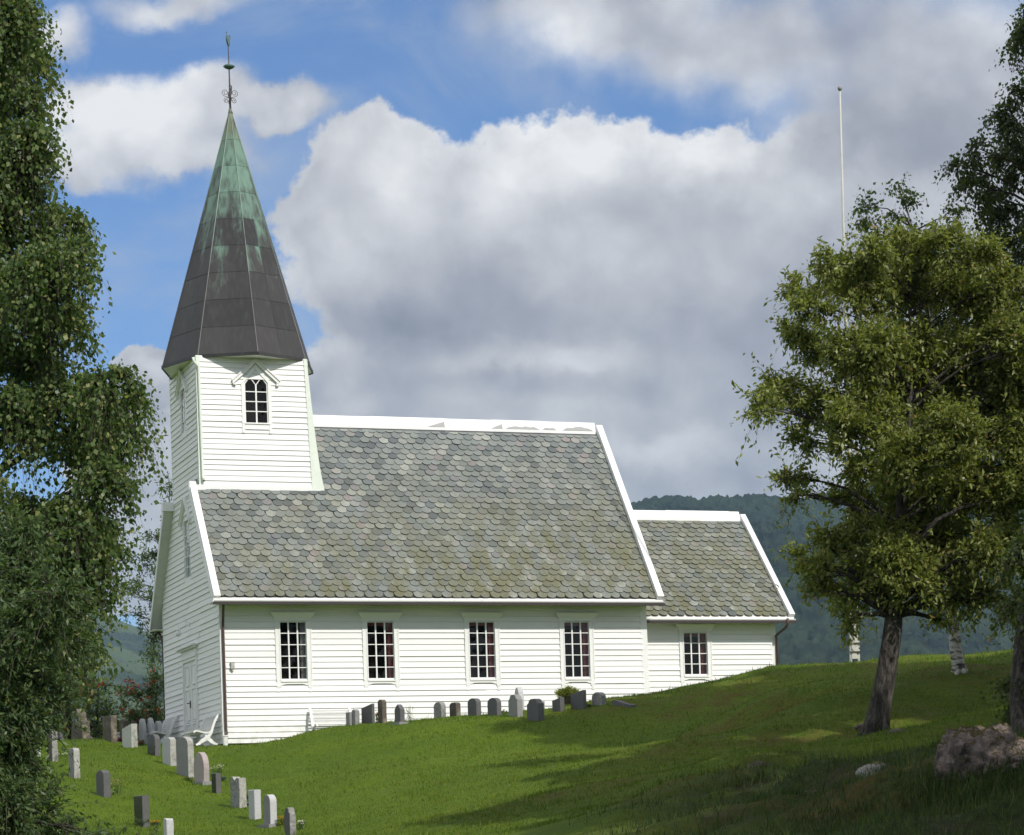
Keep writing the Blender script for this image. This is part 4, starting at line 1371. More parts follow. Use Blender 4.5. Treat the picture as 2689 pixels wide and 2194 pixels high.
def gothic_window(parent, O, U, N, x0, x1, z0, z1, zapex, rows, cols, hood_w, hood_z, casing_z, dk=1.0):
    """pointed window on plane O + u*U, outward N"""
    O, U, N = np.array(O, float), np.array(U, float), np.array(N, float)
    w_ = bpy.data.objects.new('window', None); C.objects.link(w_); w_.parent = parent; ROOT[w_] = ROOT[parent]
    P = lambda u, n, z: O + U * u + N * n + np.array([0, 0, z])
    xc = (x0 + x1) / 2
    def pr(mb, poly, n0, n1):
        if n1 < 0.1:
            n0, n1 = n0 * dk, max(n1 * dk, 0.032) if n1 > 0.03 else n1 * dk
        mb.prism([P(u, n0, z) for u, z in poly], N * (n1 - n0))
    mb = MB()
    tr_ = 0.10
    for s_, xe in ((-1, x0), (1, x1)):
        pr(mb, [(xe, z0 - 0.02), (xe + s_ * tr_, z0 - 0.02), (xe + s_ * tr_, z1 + 0.02), (xe, z1 + 0.02)], -0.02, 0.06)
        pr(mb, [(xe + s_ * 0.01, casing_z + 0.05), (xe + s_ * (tr_ + 0.0), casing_z + 0.05), (xe + s_ * tr_, z0 - 0.021), (xe + s_ * 0.01, z0 - 0.021)], -0.02, 0.055)
        pr(mb, [(xe + s_ * 0.0, casing_z + 0.049), (xe + s_ * 0.02, casing_z), (xe + s_ * (tr_ - 0.02), casing_z), (xe + s_ * (tr_ + 0.01), casing_z + 0.049)], -0.01, 0.058)
        # slanted head casing
        pr(mb, [(xe, z1 + 0.02), (xe + s_ * tr_, z1 + 0.02), (xc, zapex + 0.17), (xc, zapex)], -0.021, 0.058)
        # hood board
        xo = xc + s_ * hood_w
        zl = z1 - 0.02
        pr(mb, [(xo, zl - 0.02), (xo + s_ * 0.02, zl + 0.07), (xc, hood_z + 0.04), (xc, hood_z - 0.06)], 0.0, 0.11)
        pr(mb, [(xo + s_ * 0.03, zl + 0.071), (xo + s_ * 0.035, zl + 0.115), (xc, hood_z + 0.085), (xc, hood_z + 0.041)], -0.0, 0.14)
        pr(mb, [(xo - s_ * 0.10, zl - 0.06), (xo - s_ * 0.02, zl - 0.04), (xo + s_ * 0.0, zl - 0.021), (xo - s_ * 0.10, zl + 0.03)], 0.0, 0.12)
    pr(mb, [(x0, z0 - 0.16), (x1, z0 - 0.16), (x1, z0 - 0.02), (x0, z0 - 0.02)], -0.02, 0.045)
    pr(mb, [(x0 - 0.02, z0 - 0.022), (x1 + 0.02, z0 - 0.022), (x1 + 0.02, z0 + 0.02), (x0 - 0.02, z0 + 0.02)], -0.01, 0.075)
    pr(mb, [(x0 - 0.01, z0 - 0.19), (x1 + 0.01, z0 - 0.19), (x1 + 0.01, z0 - 0.161), (x0 - 0.01, z0 - 0.161)], -0.01, 0.06)
    mb.build('frame', M_TRIM, w_)
    mb = MB()
    for s_, xe in ((1, x0), (-1, x1)):
        pr(mb, [(xe, z0 + 0.02), (xe + s_ * 0.035, z0 + 0.02), (xe + s_ * 0.035, z1), (xe, z1)], -0.03, 0.02)
        pr(mb, [(xe, z1 + 0.001), (xe + s_ * 0.035, z1 - 0.0), (xc, zapex - 0.05), (xc, zapex)], -0.03, 0.02)
    mu = 0.026
    cw = (x1 - x0) / cols
    for c in range(1, cols):
        x = x0 + cw * c
        top = z1 - 0.02
        wd = 0.045 if cols == 2 else 0.02
        pr(mb, [(x - wd / 2, z0 + 0.02), (x + wd / 2, z0 + 0.02), (x + wd / 2, top), (x - wd / 2, top)], -0.03, 0.025)
    for c in range(cols):        # pointed light heads
        ca, cb = x0 + cw * c, x0 + cw * (c + 1)
        cm = (ca + cb) / 2
        hz = (zapex - z1) * 0.52
        for s_, xe in ((1, ca), (-1, cb)):
            pr(mb, [(xe, z1 - 0.03), (xe + s_ * 0.03, z1 - 0.03), (cm, z1 + hz - 0.045), (cm, z1 + hz)], -0.028, 0.022)
    for r in range(1, rows):
        z = z0 + 0.02 + (z1 - z0 - 0.02) * r / rows + (0.05 if cols == 2 else 0)
        pr(mb, [(x0 + 0.03, z - mu / 2), (x1 - 0.03, z - mu / 2), (x1 - 0.03, z + mu / 2), (x0 + 0.03, z + mu / 2)], -0.026, 0.021)
    mb.build('sash', M_TRIM, w_)
    mb = MB()
    mb.add([P(x0, -0.02 * dk, z0), P(x1, -0.02 * dk, z0), P(x1, -0.02 * dk, z1), P(xc, -0.02 * dk, zapex), P(x0, -0.02 * dk, z1)], [(0, 1, 2, 3, 4)])
    mb.build('pane', M_GLASS, w_, normals=False)
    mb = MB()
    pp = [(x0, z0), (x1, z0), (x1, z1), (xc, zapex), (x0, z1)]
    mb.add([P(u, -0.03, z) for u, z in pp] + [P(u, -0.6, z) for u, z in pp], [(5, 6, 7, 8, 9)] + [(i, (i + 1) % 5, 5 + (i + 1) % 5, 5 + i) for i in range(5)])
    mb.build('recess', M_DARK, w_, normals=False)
    return w_


gothic_window(church, (0, TY0, 0), (1, 0, 0), (0, -1, 0), TWX[0], TWX[1], TWX[2], TWX[3], 11.74, 4, 2, 0.74, 11.99, 9.74)
gothic_window(church, (0, 0, 0), (0, 1, 0), (-1, 0, 0), TWY[0], TWY[1], TWX[2], TWX[3], 11.74, 4, 2, 0.70, 11.99, 9.74, 0.25)
gothic_window(church, (0, 0, 0), (0, 1, 0), (-1, 0, 0), WWIN[0], WWIN[1], WWIN[2], 7.15, 7.62, 5, 3, 0.72, 7.93, 5.2, 0.25)

# ---- west door
dr = bpy.data.objects.new('door', None); C.objects.link(dr); dr.parent = church; ROOT[dr] = ROOT[church]
mb = MB()
for k, (a, b_) in enumerate(((DOOR[0] + 0.13, 4.285), (4.295, DOOR[1] - 0.13))):
    mb.box((-0.02, a, DOOR[2]), (0.03, b_, DOOR[3] - 0.1))
    for z0, z1 in ((0.30, 0.85), (0.97, 1.95), (2.07, 2.70)):
        for (ya, yb, za, zb) in ((a + 0.16, b_ - 0.16, z0, z0 + 0.03), (a + 0.16, b_ - 0.16, z1 - 0.03, z1), (a + 0.16, a + 0.19, z0 + 0.031, z1 - 0.031), (b_ - 0.19, b_ - 0.16, z0 + 0.031, z1 - 0.031)):
            mb.box((-0.045, ya, za), (-0.021, yb, zb))
    for q in (0.85, 2.0):
        mb.lathe((-0.04, (a + b_) / 2, q + 0.06), [(0.02, -0.03), (0.05, 0), (0.02, 0.03)], 8)
mb.build('leaf', M_TRIM, dr)
mb = MB(); mb.bar((-0.05, 4.40, 1.50), (-0.11, 4.52, 1.51), 0.02, 0.03); mb.box((-0.05, 4.37, 1.36), (-0.022, 4.43, 1.58)); mb.build('handle', M_IRON, dr)
mb = MB()
mb.box((-0.07, DOOR[0], DOOR[2]), (0.01, DOOR[0] + 0.13, DOOR[3])); mb.box((-0.07, DOOR[1] - 0.13, DOOR[2]), (0.01, DOOR[1], DOOR[3])); mb.box((-0.07, DOOR[0] + 0.131, DOOR[3] - 0.1), (0.01, DOOR[1] - 0.131, DOOR[3]))
mb.build('frame', M_TRIM, dr)
mb = MB()
for x_, e_, z0, z1 in ((-0.10, 0.02, 2.921, 3.0), (-0.07, 0.0, 3.001, 3.18), (-0.16, 0.09, 3.181, 3.24), (-0.24, 0.17, 3.241, 3.29)):
    mb.box((x_, DOOR[0] - e_, z0), (0.0, DOOR[1] + e_, z1))
mb.build('hood', M_TRIM, dr)
mb = MB(); mb.box((-0.5, DOOR[0] + 0.1, -0.2), (0.02, DOOR[1] - 0.1, 0.149)); mb.build('step', G_GREY, dr)

# ---- west lamp
lp = bpy.data.objects.new('wall_lamp', None); C.objects.link(lp); lp.parent = church; ROOT[lp] = ROOT[church]
mb = MB()
mb.tube([(-0.02, 4.25, 4.05), (-0.14, 4.25, 4.09), (-0.28, 4.25, 4.06), (-0.37, 4.25, 3.95), (-0.38, 4.25, 3.86)], 0.014, 6)
mb.lathe((-0.03, 4.25, 4.0), [(0.05, -0.06), (0.06, 0), (0.05, 0.06)], 10)
mb.lathe((-0.38, 4.25, 3.80), [(0.04, 0.06), (0.06, 0.03), (0.055, 0.0)], 10)
mb.build('arm', M_TRIM, lp)
mb = MB()
mb.lathe((-0.38, 4.25, 3.70), [(0.095 * math.sin(a), -0.095 * math.cos(a)) for a in np.linspace(0.1, math.pi - 0.1, 12)], 16)
mb.build('globe', M_GLOBE, lp, smooth=True)

# ---- drainpipes and small boxes on the walls
mb = MB()
mb.tube([(-0.08, -OE - 0.12, 4.20), (-0.06, -OE - 0.10, 4.10), (0.02, -0.30, 3.80), (0.055, -0.10, 3.62), (0.055, -0.09, 3.45), (0.055, -0.09, 0.42), (0.07, -0.10, 0.30), (0.02, -0.13, 0.22)], 0.042, 10)
mb.build('downpipe', M_PIPE, church, smooth=True)
mb = MB()
mb.tube([(0.015, -0.14, 0.24), (0.015, -0.14, 0.20), (0.015, -0.14, 0.19), (0.015, -0.14, -0.12)], [0.098, 0.098, 0.08, 0.08], 14)
mb.build('pipe_boot', M_TRIM, church)
mb = MB()
mb.tube([(18.98, CY0 - 0.72, 3.82), (18.97, CY0 - 0.70, 3.62), (18.93, CY0 - 0.60, 3.52), (18.80, CY0 - 0.14, 3.30), (18.86, CY0 - 0.08, 3.18), (18.86, CY0 - 0.08, 0.9)], 0.042, 10)
mb.build('downpipe', M_PIPE, church, smooth=True)
mb = MB()
mb.tube([(-0.1, NW + OE + 0.02, 4.26), (-0.08, NW + 0.1, 3.95), (-0.02, NW + 0.09, 3.7), (-0.02, NW + 0.09, 0.2)], 0.045, 10)
mb.build('downpipe', M_PIPE, church, smooth=True)
mb = MB(); mb.box((0.26, -0.13, 2.24), (0.37, -0.02, 2.42)); mb.box((0.25, -0.14, 2.421), (0.38, -0.02, 2.44)); mb.box((0.275, -0.138, 2.30), (0.355, -0.131, 2.39)); mb.box((0.285, -0.10, 2.17), (0.34, -0.03, 2.239))
mb.build('junction_box', M_GREYBOX, church)


# ------------------------------------------------------------------ benches
def bench(loc, rot, length, label):
    """local x = length, y- = front; curled iron ends and white slats"""
    r = thing('garden_bench', label, 'bench', loc, 'white slatted benches against the church walls')
    r.rotation_euler = (0, 0, rot)
    ROOT[r] = np.zeros(3)
    def part(mb, nm):
        return mb.build(nm, M_TRIM, r)
    seat = [(-0.82, 0.40), (-0.77, 0.445), (-0.70, 0.445), (-0.63, 0.42), (-0.56, 0.40), (-0.49, 0.385), (-0.42, 0.385), (-0.35, 0.40)]
    mb = MB()
    for i, (y_, z_) in enumerate(seat):
        mb.box((0, y_ - 0.026, z_ - 0.012), (length, y_ + 0.026, z_ + 0.012))
    part(mb, 'seat')
    mb = MB()
    for i in range(7):
        f_ = i / 6
        y_, z_ = -0.265 + 0.20 * f_ ** 1.1, 0.46 + 0.43 * f_
        mb.bar((0, y_, z_), (length, y_, z_), 0.018, 0.05, (0, -0.3, 1))
    part(mb, 'backrest')
    for x_ in (0.03, length - 0.03):
        mb = MB()
        cnt_ = [0]
        def strip(pts, wd):
            for i in range(len(pts) - 1):
                cnt_[0] += 1
                a, b_ = pts[i], pts[i + 1]
                mb.bar((x_, *a), (x_, *b_), 0.045 + 0.0021 * cnt_[0], 1.45 * (wd) if not hasattr(wd, '__len__') else 1.45 * wd[i], np.cross((1, 0, 0), np.array([0, b_[0] - a[0], b_[1] - a[1]])))
        strip([(-0.83, 0.37), (-0.81, 0.42), (-0.74, 0.43), (-0.62, 0.40), (-0.50, 0.365), (-0.38, 0.37), (-0.30, 0.40)], 0.028)
        strip([(-0.44, 0.20), (-0.38, 0.27), (-0.31, 0.36), (-0.27, 0.46), (-0.235, 0.58), (-0.19, 0.70), (-0.14, 0.80), (-0.08, 0.89), (-0.04, 0.93), (-0.07, 0.95)], [0.075, 0.065, 0.055, 0.045, 0.04, 0.04, 0.04, 0.04, 0.03])
        strip([(-0.44, 0.21), (-0.52, 0.17), (-0.62, 0.10), (-0.70, 0.03), (-0.78, 0.015)], [0.085, 0.075, 0.06, 0.04])
        strip([(-0.43, 0.21), (-0.37, 0.17), (-0.28, 0.08), (-0.20, 0.03), (-0.12, 0.015)], [0.085, 0.075, 0.06, 0.04])
        strip([(-0.50, 0.24), (-0.40, 0.24)], 0.09)
        part(mb, 'bench_end')
    return r


bench((-0.03, 1.95, gz(-0.3, 1)), -math.pi / 2, 1.75, 'white slatted bench with curled iron ends standing by the sunny corner of the church')
bench((-0.03, 8.0, gz(-0.3, 7) + 0.0), -math.pi / 2, 1.75, 'white slatted bench beyond the door, against the shaded wall')
bench((2.62, -0.10, 0.05), 0.0, 1.30, 'white slatted bench low against the sunny wall, behind the mound')

# ------------------------------------------------------------------ gravestones
A70 = math.radians(77)
NV = np.array([-math.sin(A70), -math.cos(A70), 0])     # inscribed face looks this way
EV = np.array([math.cos(A70), -math.sin(A70), 0])      # along the face, towards the sunny end
GRP = 'gravestones in the churchyard'


def profile(shape, w_, h_):
    a = w_ / 2
    if shape == 'flat':
        return [(-a, 0), (a, 0), (a, h_), (-a, h_)]
    if shape == 'round':
        r = min(a * 0.55, h_ * 0.3)
        pts = [(-a, 0), (a, 0)]
        for t_ in np.linspace(0, math.pi, 11):
            pts.append((a * math.cos(t_), h_ - r + r * math.sin(t_)))
        return pts
    if shape == 'arch':
        pts = [(-a, 0), (a, 0)]
        for t_ in np.linspace(0, math.pi, 13):
            pts.append((a * math.cos(t_), h_ - a + a * math.sin(t_)))
        return pts
    if shape == 'oval':
        pts = [(-a * 0.92, 0), (a * 0.92, 0), (a, h_ * 0.5)]
        for t_ in np.linspace(0, math.pi, 13):
            pts.append((a * math.cos(t_), h_ * 0.55 + h_ * 0.45 * math.sin(t_)))
        return pts + [(-a, h_ * 0.5)]
    if shape == 'gable':
        return [(-a, 0), (a, 0), (a, h_ * 0.90), (a * 0.35, h_), (-a * 0.35, h_), (-a, h_ * 0.90)]
    if shape == 'peak':
        return [(-a, 0), (a, 0), (a, h_ * 0.78), (a * 0.5, h_ * 0.92), (0, h_), (-a * 0.5, h_ * 0.92), (-a, h_ * 0.78)]
    if shape == 'shoulder':
        return [(-a, 0), (a, 0), (a, h_ * 0.80), (a * 0.72, h_ * 0.86), (a * 0.6, h_ * 0.95), (a * 0.3, h_), (-a * 0.3, h_), (-a * 0.6, h_ * 0.95), (-a * 0.72, h_ * 0.86), (-a, h_ * 0.80)]
    if shape == 'slantL':      # falls towards the far end
        return [(-a, 0), (a, 0), (a, h_), (-a, h_ * 0.86)]
    if shape == 'slantR':
        return [(-a, 0), (a, 0), (a, h_ * 0.88), (-a, h_)]
    if shape == 'cut':
        return [(-a, 0), (a, 0), (a, h_ * 0.93), (a * 0.6, h_), (-a * 0.5, h_), (-a, h_ * 0.90)]
    if shape == 'jag':
        return [(-a, 0), (a, 0), (a, h_ * 0.93), (a * 0.5, h_ * 0.96), (0.0, h_ * 0.90), (-a * 0.2, h_ * 0.93), (-a * 0.45, h_), (-a * 0.8, h_ * 0.985), (-a, h_ * 0.93)]
    if shape == 'stele':
        return [(-a, 0), (a, 0), (a * 0.95, h_ * 0.62), (a * 0.5, h_ * 0.66), (a * 0.30, h_ * 0.9), (a * 0.1, h_), (-a * 0.2, h_ * 0.92), (-a * 0.35, h_ * 0.72), (-a * 0.8, h_ * 0.50)]
    if shape == 'wedge':
        return [(-a, 0), (a, 0), (a, h_ * 0.35), (a * 0.2, h_ * 0.6), (-a * 0.7, h_), (-a, h_ * 0.9)]


def gravestone(name, label, base, w_, th, h_, shape, mface, mside=None, slab=False, rough=0.0, seed=1, ang=None, lean=0.0):
    rs = random.Random(seed)
    A = A70 if ang is None else ang
    nv = np.array([-math.sin(A), -math.cos(A), 0]); ev = np.array([math.cos(A), -math.sin(A), 0])
    pr = profile(shape, w_, h_ + 0.12)
    # refine outline
    pts = []
    for i in range(len(pr)):
        a, b_ = np.array(pr[i], float), np.array(pr[(i + 1) % len(pr)], float)
        n = max(1, int(np.linalg.norm(b_ - a) / 0.09))
        for k in range(n):
            pts.append(a + (b_ - a) * k / n)
    ns = 3
    mbm = MB()
    rings = []
    bev = 0.012
    layers = [(-th / 2, bev), (-th / 2 + bev, 0), (0, 0), (th / 2 - bev, 0), (th / 2, bev)]
    cen = np.array([0, (h_ + 0.12) / 2])
    for q, (off, ins) in enumerate(layers):
        ring = []
        for i, p_ in enumerate(pts):
            d_ = p_ - cen
            l_ = np.linalg.norm(d_) + 1e-6
            j = (rs.uniform(-1, 1) * rough) if rough and p_[1] > 0.1 else 0
            p2 = p_ - d_ / l_ * (ins + j)
            ring.append(base + ev * p2[0] + nv * (-off + lean * p2[1]) + np.array([0, 0, p2[1] - 0.12]))
        rings.append(ring)
    n = len(pts)
    allv = [v for r_ in rings for v in r_]
    fs = []
    for q in range(len(layers) - 1):
        for i in range(n):
            fs.append((q * n + i, q * n + (i + 1) % n, (q + 1) * n + (i + 1) % n, (q + 1) * n + i))
    fs.append(tuple(range(n))); fs.append(tuple((len(layers) - 1) * n + i for i in range(n))[::-1])
    mbm.add(allv, fs)
    if slab or mside is not None:
        t_ = thing('gravestone', label, 'gravestone', tuple(base), GRP)
        o = mbm.build('stone', mface, t_)
        if slab:
            m2 = MB()
            a_, b_ = w_ / 2 + 0.09, th / 2 + 0.09
            m2.prism([base + ev * x_ + nv * y_ + np.array([0, 0, -0.10]) for x_, y_ in ((-a_, -b_), (a_, -b_), (a_, b_), (-a_, b_))], (0, 0, 0.15))
            m2.build('plinth', G_GREY, t_)
    else:
        t_ = mbm.build('gravestone', mface, None, loc=tuple(base))
        o = t_
        tag(t_, label, 'gravestone', GRP)
    if mside is not None:
        o.data.materials.append(mside)
        for p_ in o.data.polygons:
            if abs(p_.normal.dot(Vector(nv))) < 0.7:
                p_.material_index = 1
    return t_


def gs(x0, xm, x1, yt, yb, shape, mface, label, mside=None, d=None, slab=False, rough=0.0, seed=1, ang=None, h=None, wmul=1.0):
    """pixel box on the photograph's grid -> stone standing on the ground it is seen on"""
    xc = (x0 + x1) / 2
    if d is None:
        base, d = hit(xc, yb)
    else:
        q = at(xc, yb, d)
        base = np.array([q[0], q[1], gz(q[0], q[1])])
    px = d / 5236.0
    A = A70 if ang is None else ang
    view = YAW + (xc - 1064) / 5236.0
    rv = np.array([math.cos(view), -math.sin(view), 0])
    nv = np.array([-math.sin(A), -math.cos(A), 0]); ev = np.array([math.cos(A), -math.sin(A), 0])
    w_ = (xm - x0) * px / max(0.25, abs(ev @ rv)) * wmul
    th = max(0.07, (x1 - xm) * px / max(0.3, abs(nv @ rv)))
    top = at(xc, yt, d)
    hh = h if h else max(0.15, top[2] - base[2])
    base = base + HF * 0.0
    return gravestone('gravestone', label, base, w_, th, hh, shape, mface, mside, slab, rough, seed, ang)


def z6(x, y): return ((330 + x / 4.092) / KD, (1780 + y / 4.092) / KD)
def z5(x, y): return (x / 4.193 / KD, (1780 + y / 4.193) / KD)
def z7(x, y): return ((850 + x / 2.5035) / KD, (1750 + y / 2.5035) / KD)


def G(zf, x0, xm, x1, yt, yb, *a, **k):
    return gs(zf(x0, 0)[0], zf(xm, 0)[0], zf(x1, 0)[0], zf(0, yt)[1], zf(0, yb)[1], *a, **k)


# row running from the bench down the lawn
G(z6, 235, 318, 375, 608, 840, 'round', G_POL_BLACK, 'small round-topped stone with polished black face, highest in the diagonal lawn row', mside=G_DKGREY, seed=2)
G(z6, 398, 485, 548, 645, 940, 'cut', G_LIGHT, 'pale stone with slanting shoulder just uphill of the tallest grey stone', mside=G_ROUGH, rough=0.006, seed=3)
G(z6, 548, 675, 740, 635, 1050, 'round', G_GREY, 'tallest grey stone in the lawn row, round-topped with rough-hewn edge', mside=G_ROUGH, rough=0.006, seed=4)
G(z6, 733, 845, 905, 800, 1133, 'oval', G_PINK, 'pinkish oval-headed stone beside white flowers, next below the tallest stone', slab=True, seed=5)
G(z6, 925, 975, 1030, 1027, 1244, 'flat', G_POL_BLACK, 'small square black stone in front of white flowers', mside=G_DKGREY, seed=6)
G(z6, 1130, 1225, 1303, 1060, 1393, 'jag', G_MOTTLE, 'rough mottled stone with broken jagged top', mside=G_ROUGH, rough=0.012, seed=7)
G(z6, 1325, 1390, 1460, 1205, 1506, 'flat', G_LIGHT, 'clean pale square-topped stone beside the jagged one', seed=8)
G(z6, 1485, 1560, 1632, 1255, 1616, 'arch', G_GREY, 'round-topped grey stone on a low plinth near the bottom edge', slab=True, mside=G_LIGHT, seed=9)
G(z6, 1705, 1770, 1835, 1395, 1700, 'shoulder', G_DKGREY, 'dark shouldered stone with mottled edge, lowest of the diagonal row', mside=G_MOTTLE, rough=0.006, seed=10)
G(z6, 95, 187, 258, 1268, 1603, 'flat', G_POL_BLACK, 'tall polished black square stone beside yellow flowers', mside=G_DKGREY, seed=11)
G(z6, 418, 436, 512, 1512, 1760, 'cut', G_LIGHT, 'light grey stone cut by the bottom edge behind leafy shoots', mside=G_LIGHT, rough=0.008, seed=12, wmul=2)
# stones further up the left lawn
G(z5, 530, 572, 635, 592, 918, 'flat', G_BROWN, 'tall slender brown lichened stone near the dark shrub', rough=0.008, mside=G_MOTTLE, seed=13, wmul=1.3)
G(z5, 760, 818, 885, 778, 1090, 'cut', G_GREY, 'pale weathered stone standing alone below the brown one', rough=0.008, mside=G_ROUGH, seed=14)
G(z5, 1062, 1145, 1222, 1020, 1313, 'gable', G_DKGREY, 'dark grey stone with slanted top corners beside pale pink flowers', seed=15)
G(z5, 395, 410, 440, 640, 868, 'jag', G_CONC, 'whitish rough stone half hidden by the dark shrub', rough=0.02, seed=16, wmul=2)
G(z5, 637, 662, 697, 598, 688, 'flat', G_DKGREY, 'small dark blue-grey block far back beside the rowan', seed=17)
G(z5, 805, 885, 972, 345, 690, 'stele', G_BROWN, 'tall dark tapering stele on the lawn crest under the rowans', rough=0.012, seed=18, wmul=1.6)
G(z5, 1135, 1228, 1292, 424, 703, 'flat', G_BROWN, 'large brown square-topped stone with speckled lit edge', rough=0.005, seed=19, mside=G_BROWN)
G(z5, 1320, 1365, 1418, 458, 668, 'round', G_BROWN, 'dark round-topped stone between the large brown and the pale slanting stone', seed=20)
G(z5, 1450, 1480, 1512, 478, 668, 'flat', G_BROWN, 'low brown stone behind the pale slanting stone', seed=21)
G(z5, 1347, 1450, 1517, 515, 773, 'slantL', G_CONC, 'pale square-shouldered stone with slanting top by the red flowers', mside=G_ROUGH, rough=0.006, seed=22)
G(z5, 1530, 1578, 1618, 452, 660, 'oval', G_LIGHT, 'whitish pointed stone, left of the pair behind the church corner', seed=23)
G(z5, 1622, 1668, 1706, 440, 660, 'peak', G_LIGHT, 'whitish angular stone, right of the pair behind the church corner', seed=24)
G(z5, 1706, 1748, 1790, 478, 690, 'arch', G_LIGHT, 'pale grey stone partly hidden by the church corner', seed=25)
# stones along the crest in front of the long wall
G(z7, 149, 170, 190, 303, 392, 'flat', G_GREY, 'low grey block joined to the rounded stone at the left end of the crest', seed=30, wmul=1.2)
G(z7, 186, 208, 237, 284, 388, 'round', G_GREY, 'short rounded grey stone at the left end of the crest', rough=0.005, seed=31, wmul=1.1)
G(z7, 249, 320, 338, 250, 380, 'slantL', G_DKGREY, 'wide dark stone with slanting top beside red flowers on the crest', seed=32)
G(z7, 358, 388, 417, 220, 376, 'round', G_BROWN, 'narrow brown lichened round-topped pillar stone on the crest', rough=0.008, seed=33)
G(z7, 467, 505, 535, 251, 378, 'peak', G_DKGREY, 'small pointed dark stone beside the spindly pale plant', slab=True, seed=34)
G(z7, 724, 775, 806, 236, 342, 'round', G_MOTTLE, 'brownish round-topped stone below the third window', seed=35)
G(z7, 828, 872, 903, 239, 334, 'cut', G_BROWN, 'smaller dark brown stone between two larger ones on the crest', seed=36)
G(z7, 947, 1005, 1038, 211, 329, 'round', G_DKGREY, 'broad grey stone with gently curved top, left of an alike pair', seed=37)
G(z7, 1077, 1140, 1171, 208, 325, 'round', G_DKGREY, 'broad grey stone with gently curved top, right of an alike pair', seed=38)
G(z7, 1254, 1290, 1322, 138, 300, 'oval', G_LIGHT, 'tall pale egg-shaped stone behind the shouldered grey one', seed=40, d=77.0)
G(z7, 1215, 1275, 1312, 187, 327, 'shoulder', G_GREY, 'shouldered grey stone in front of the pale egg-shaped one', seed=39)
G(z7, 1337, 1412, 1452, 214, 358, 'shoulder', G_DKGREY, 'dark shouldered stone standing furthest down the crest slope', rough=0.006, seed=41)
G(z7, 1420, 1440, 1456, 231, 312, 'flat', G_MOTTLE, 'small stone peeping out behind the dark shouldered one', seed=42, d=76.5)
G(z7, 1502, 1556, 1585, 208, 296, 'slantL', G_DKGREY, 'low dark stone under the clipped bush', seed=43)
G(z7, 1624, 1705, 1730, 161, 283, 'slantL', G_DKGREY, 'large dark stone with slanting top in front of the clipped bush', seed=44)
G(z7, 1763, 1825, 1858, 171, 266, 'round', G_MOTTLE, 'speckled round-topped stone right of the clipped bush', rough=0.004, seed=45)
G(z7, 1893, 2020, 2060, 217, 268, 'wedge', G_DKGREY, 'low dark wedge-shaped stone at the right end of the crest', seed=46)


# ------------------------------------------------------------------ rocks
def rock(name, label, c, r, squash, seed, m_, rough=0.3, kind=None, cat='rock'):
    import bmesh
    bm = bmesh.new()
    bmesh.ops.create_icosphere(bm, subdivisions=6, radius=1)
    P_ = np.array([v.co[:] for v in bm.verts])
    n1 = fbm(P_[:, 0] * 1.3 + seed * 7, P_[:, 1] * 1.3 + P_[:, 2] * 2.1, 4, seed)
    n2 = fbm(P_[:, 0] * 5 + seed, P_[:, 2] * 5 + P_[:, 1] * 4, 5, seed + 5, 0.7)
    k = 1 + (n1 - 0.5) * rough * 2 + (n2 - 0.5) * rough * 1.1
    P_ = P_ * k[:, None] * np.array([r, r * 0.8, r * squash])
    for v, q in zip(bm.verts, P_):
        v.co = q
    me = bpy.data.meshes.new(name)
    bm.to_mesh(me); bm.free()
    o = link(name, me, m_, None, tuple(c), smooth=True)
    o.rotation_euler = (0, 0, -YAW)
    tag(o, label, cat, 'rocks in the rough grass' if kind is None else kind)
    return o


def top_moss(m0, name, mc, lo=0.45):
    m = m0.copy(); m.name = name
    t = NT(m.node_tree)
    b = m.node_tree.nodes['Principled BSDF']
    src = b.inputs['Base Color'].links[0].from_socket
    gn = t.new('ShaderNodeNewGeometry')
    sp = t.new('ShaderNodeSeparateXYZ'); t.put(sp.inputs[0], gn.outputs['Normal'])
    nz_ = t.m('ADD', sp.outputs[2], t.m('MULTIPLY', t.m('SUBTRACT', t.noise(objco(t), 3, 5, 0.6), 0.5), 1.2))
    c = t.mix(t.rng(nz_, lo, lo + 0.2, 0, 1), src, mc)
    t.put(b.inputs['Base Color'], c)
    return m


G_MOSSY = top_moss(G_ROCKG, 'moss_capped_stone', (0.10, 0.085, 0.018), 0.55)
G_ROCKM = top_moss(G_ROCK, 'boulder_with_dry_moss', (0.075, 0.060, 0.018), 0.48)
b0, d0 = hit(2045, 1602)
rock('boulder', 'large rugged reddish boulder under the hanging branches', b0 + np.array([0, 0, -0.38]), 0.55, 1.05, 3, G_ROCKM, 0.42)
b0, d0 = hit(2118, 1622)
rock('boulder', 'dark boulder at the foot of the tree at the frame edge', b0 + np.array([0, 0, -0.15]), 0.40, 0.7, 9, G_ROCKM, 0.4)
b0, d0 = hit(1822, 1632)
rock('boulder', 'pale stone capped with yellow moss', b0 + np.array([0, 0, 0.03]), 0.26, 0.62, 5, G_MOSSY, 0.3)
b0, d0 = hit(1578, 1600)
rock('boulder', 'grey-pink stone half sunk in grass, left of its smaller neighbour', b0 + np.array([0, 0, -0.04]), 0.26, 0.65, 7, G_ROCKM, 0.35)
b0, d0 = hit(1602, 1598)
rock('boulder', 'small pale stone half sunk in grass', b0 - np.array([0, 0, 0.06]), 0.12, 0.8, 8, G_ROCKG, 0.3)
b0, d0 = hit(1690, 1640)
rock('boulder', 'brown moss-covered hump of rock above the rough grass', b0 - np.array([0, 0, 0.07]), 0.26, 0.5, 11, G_ROCKM, 0.35)
b0, d0 = hit(1865, 1522)
rock('boulder', 'small dark stone at the right side of the leaning trunk', b0, 0.17, 0.6, 12, G_ROCK, 0.35)
b0, d0 = hit(1798, 1515)
rock('boulder', 'dark root-side stone at the left of the leaning trunk', b0, 0.22, 0.5, 14, G_ROCK, 0.35)
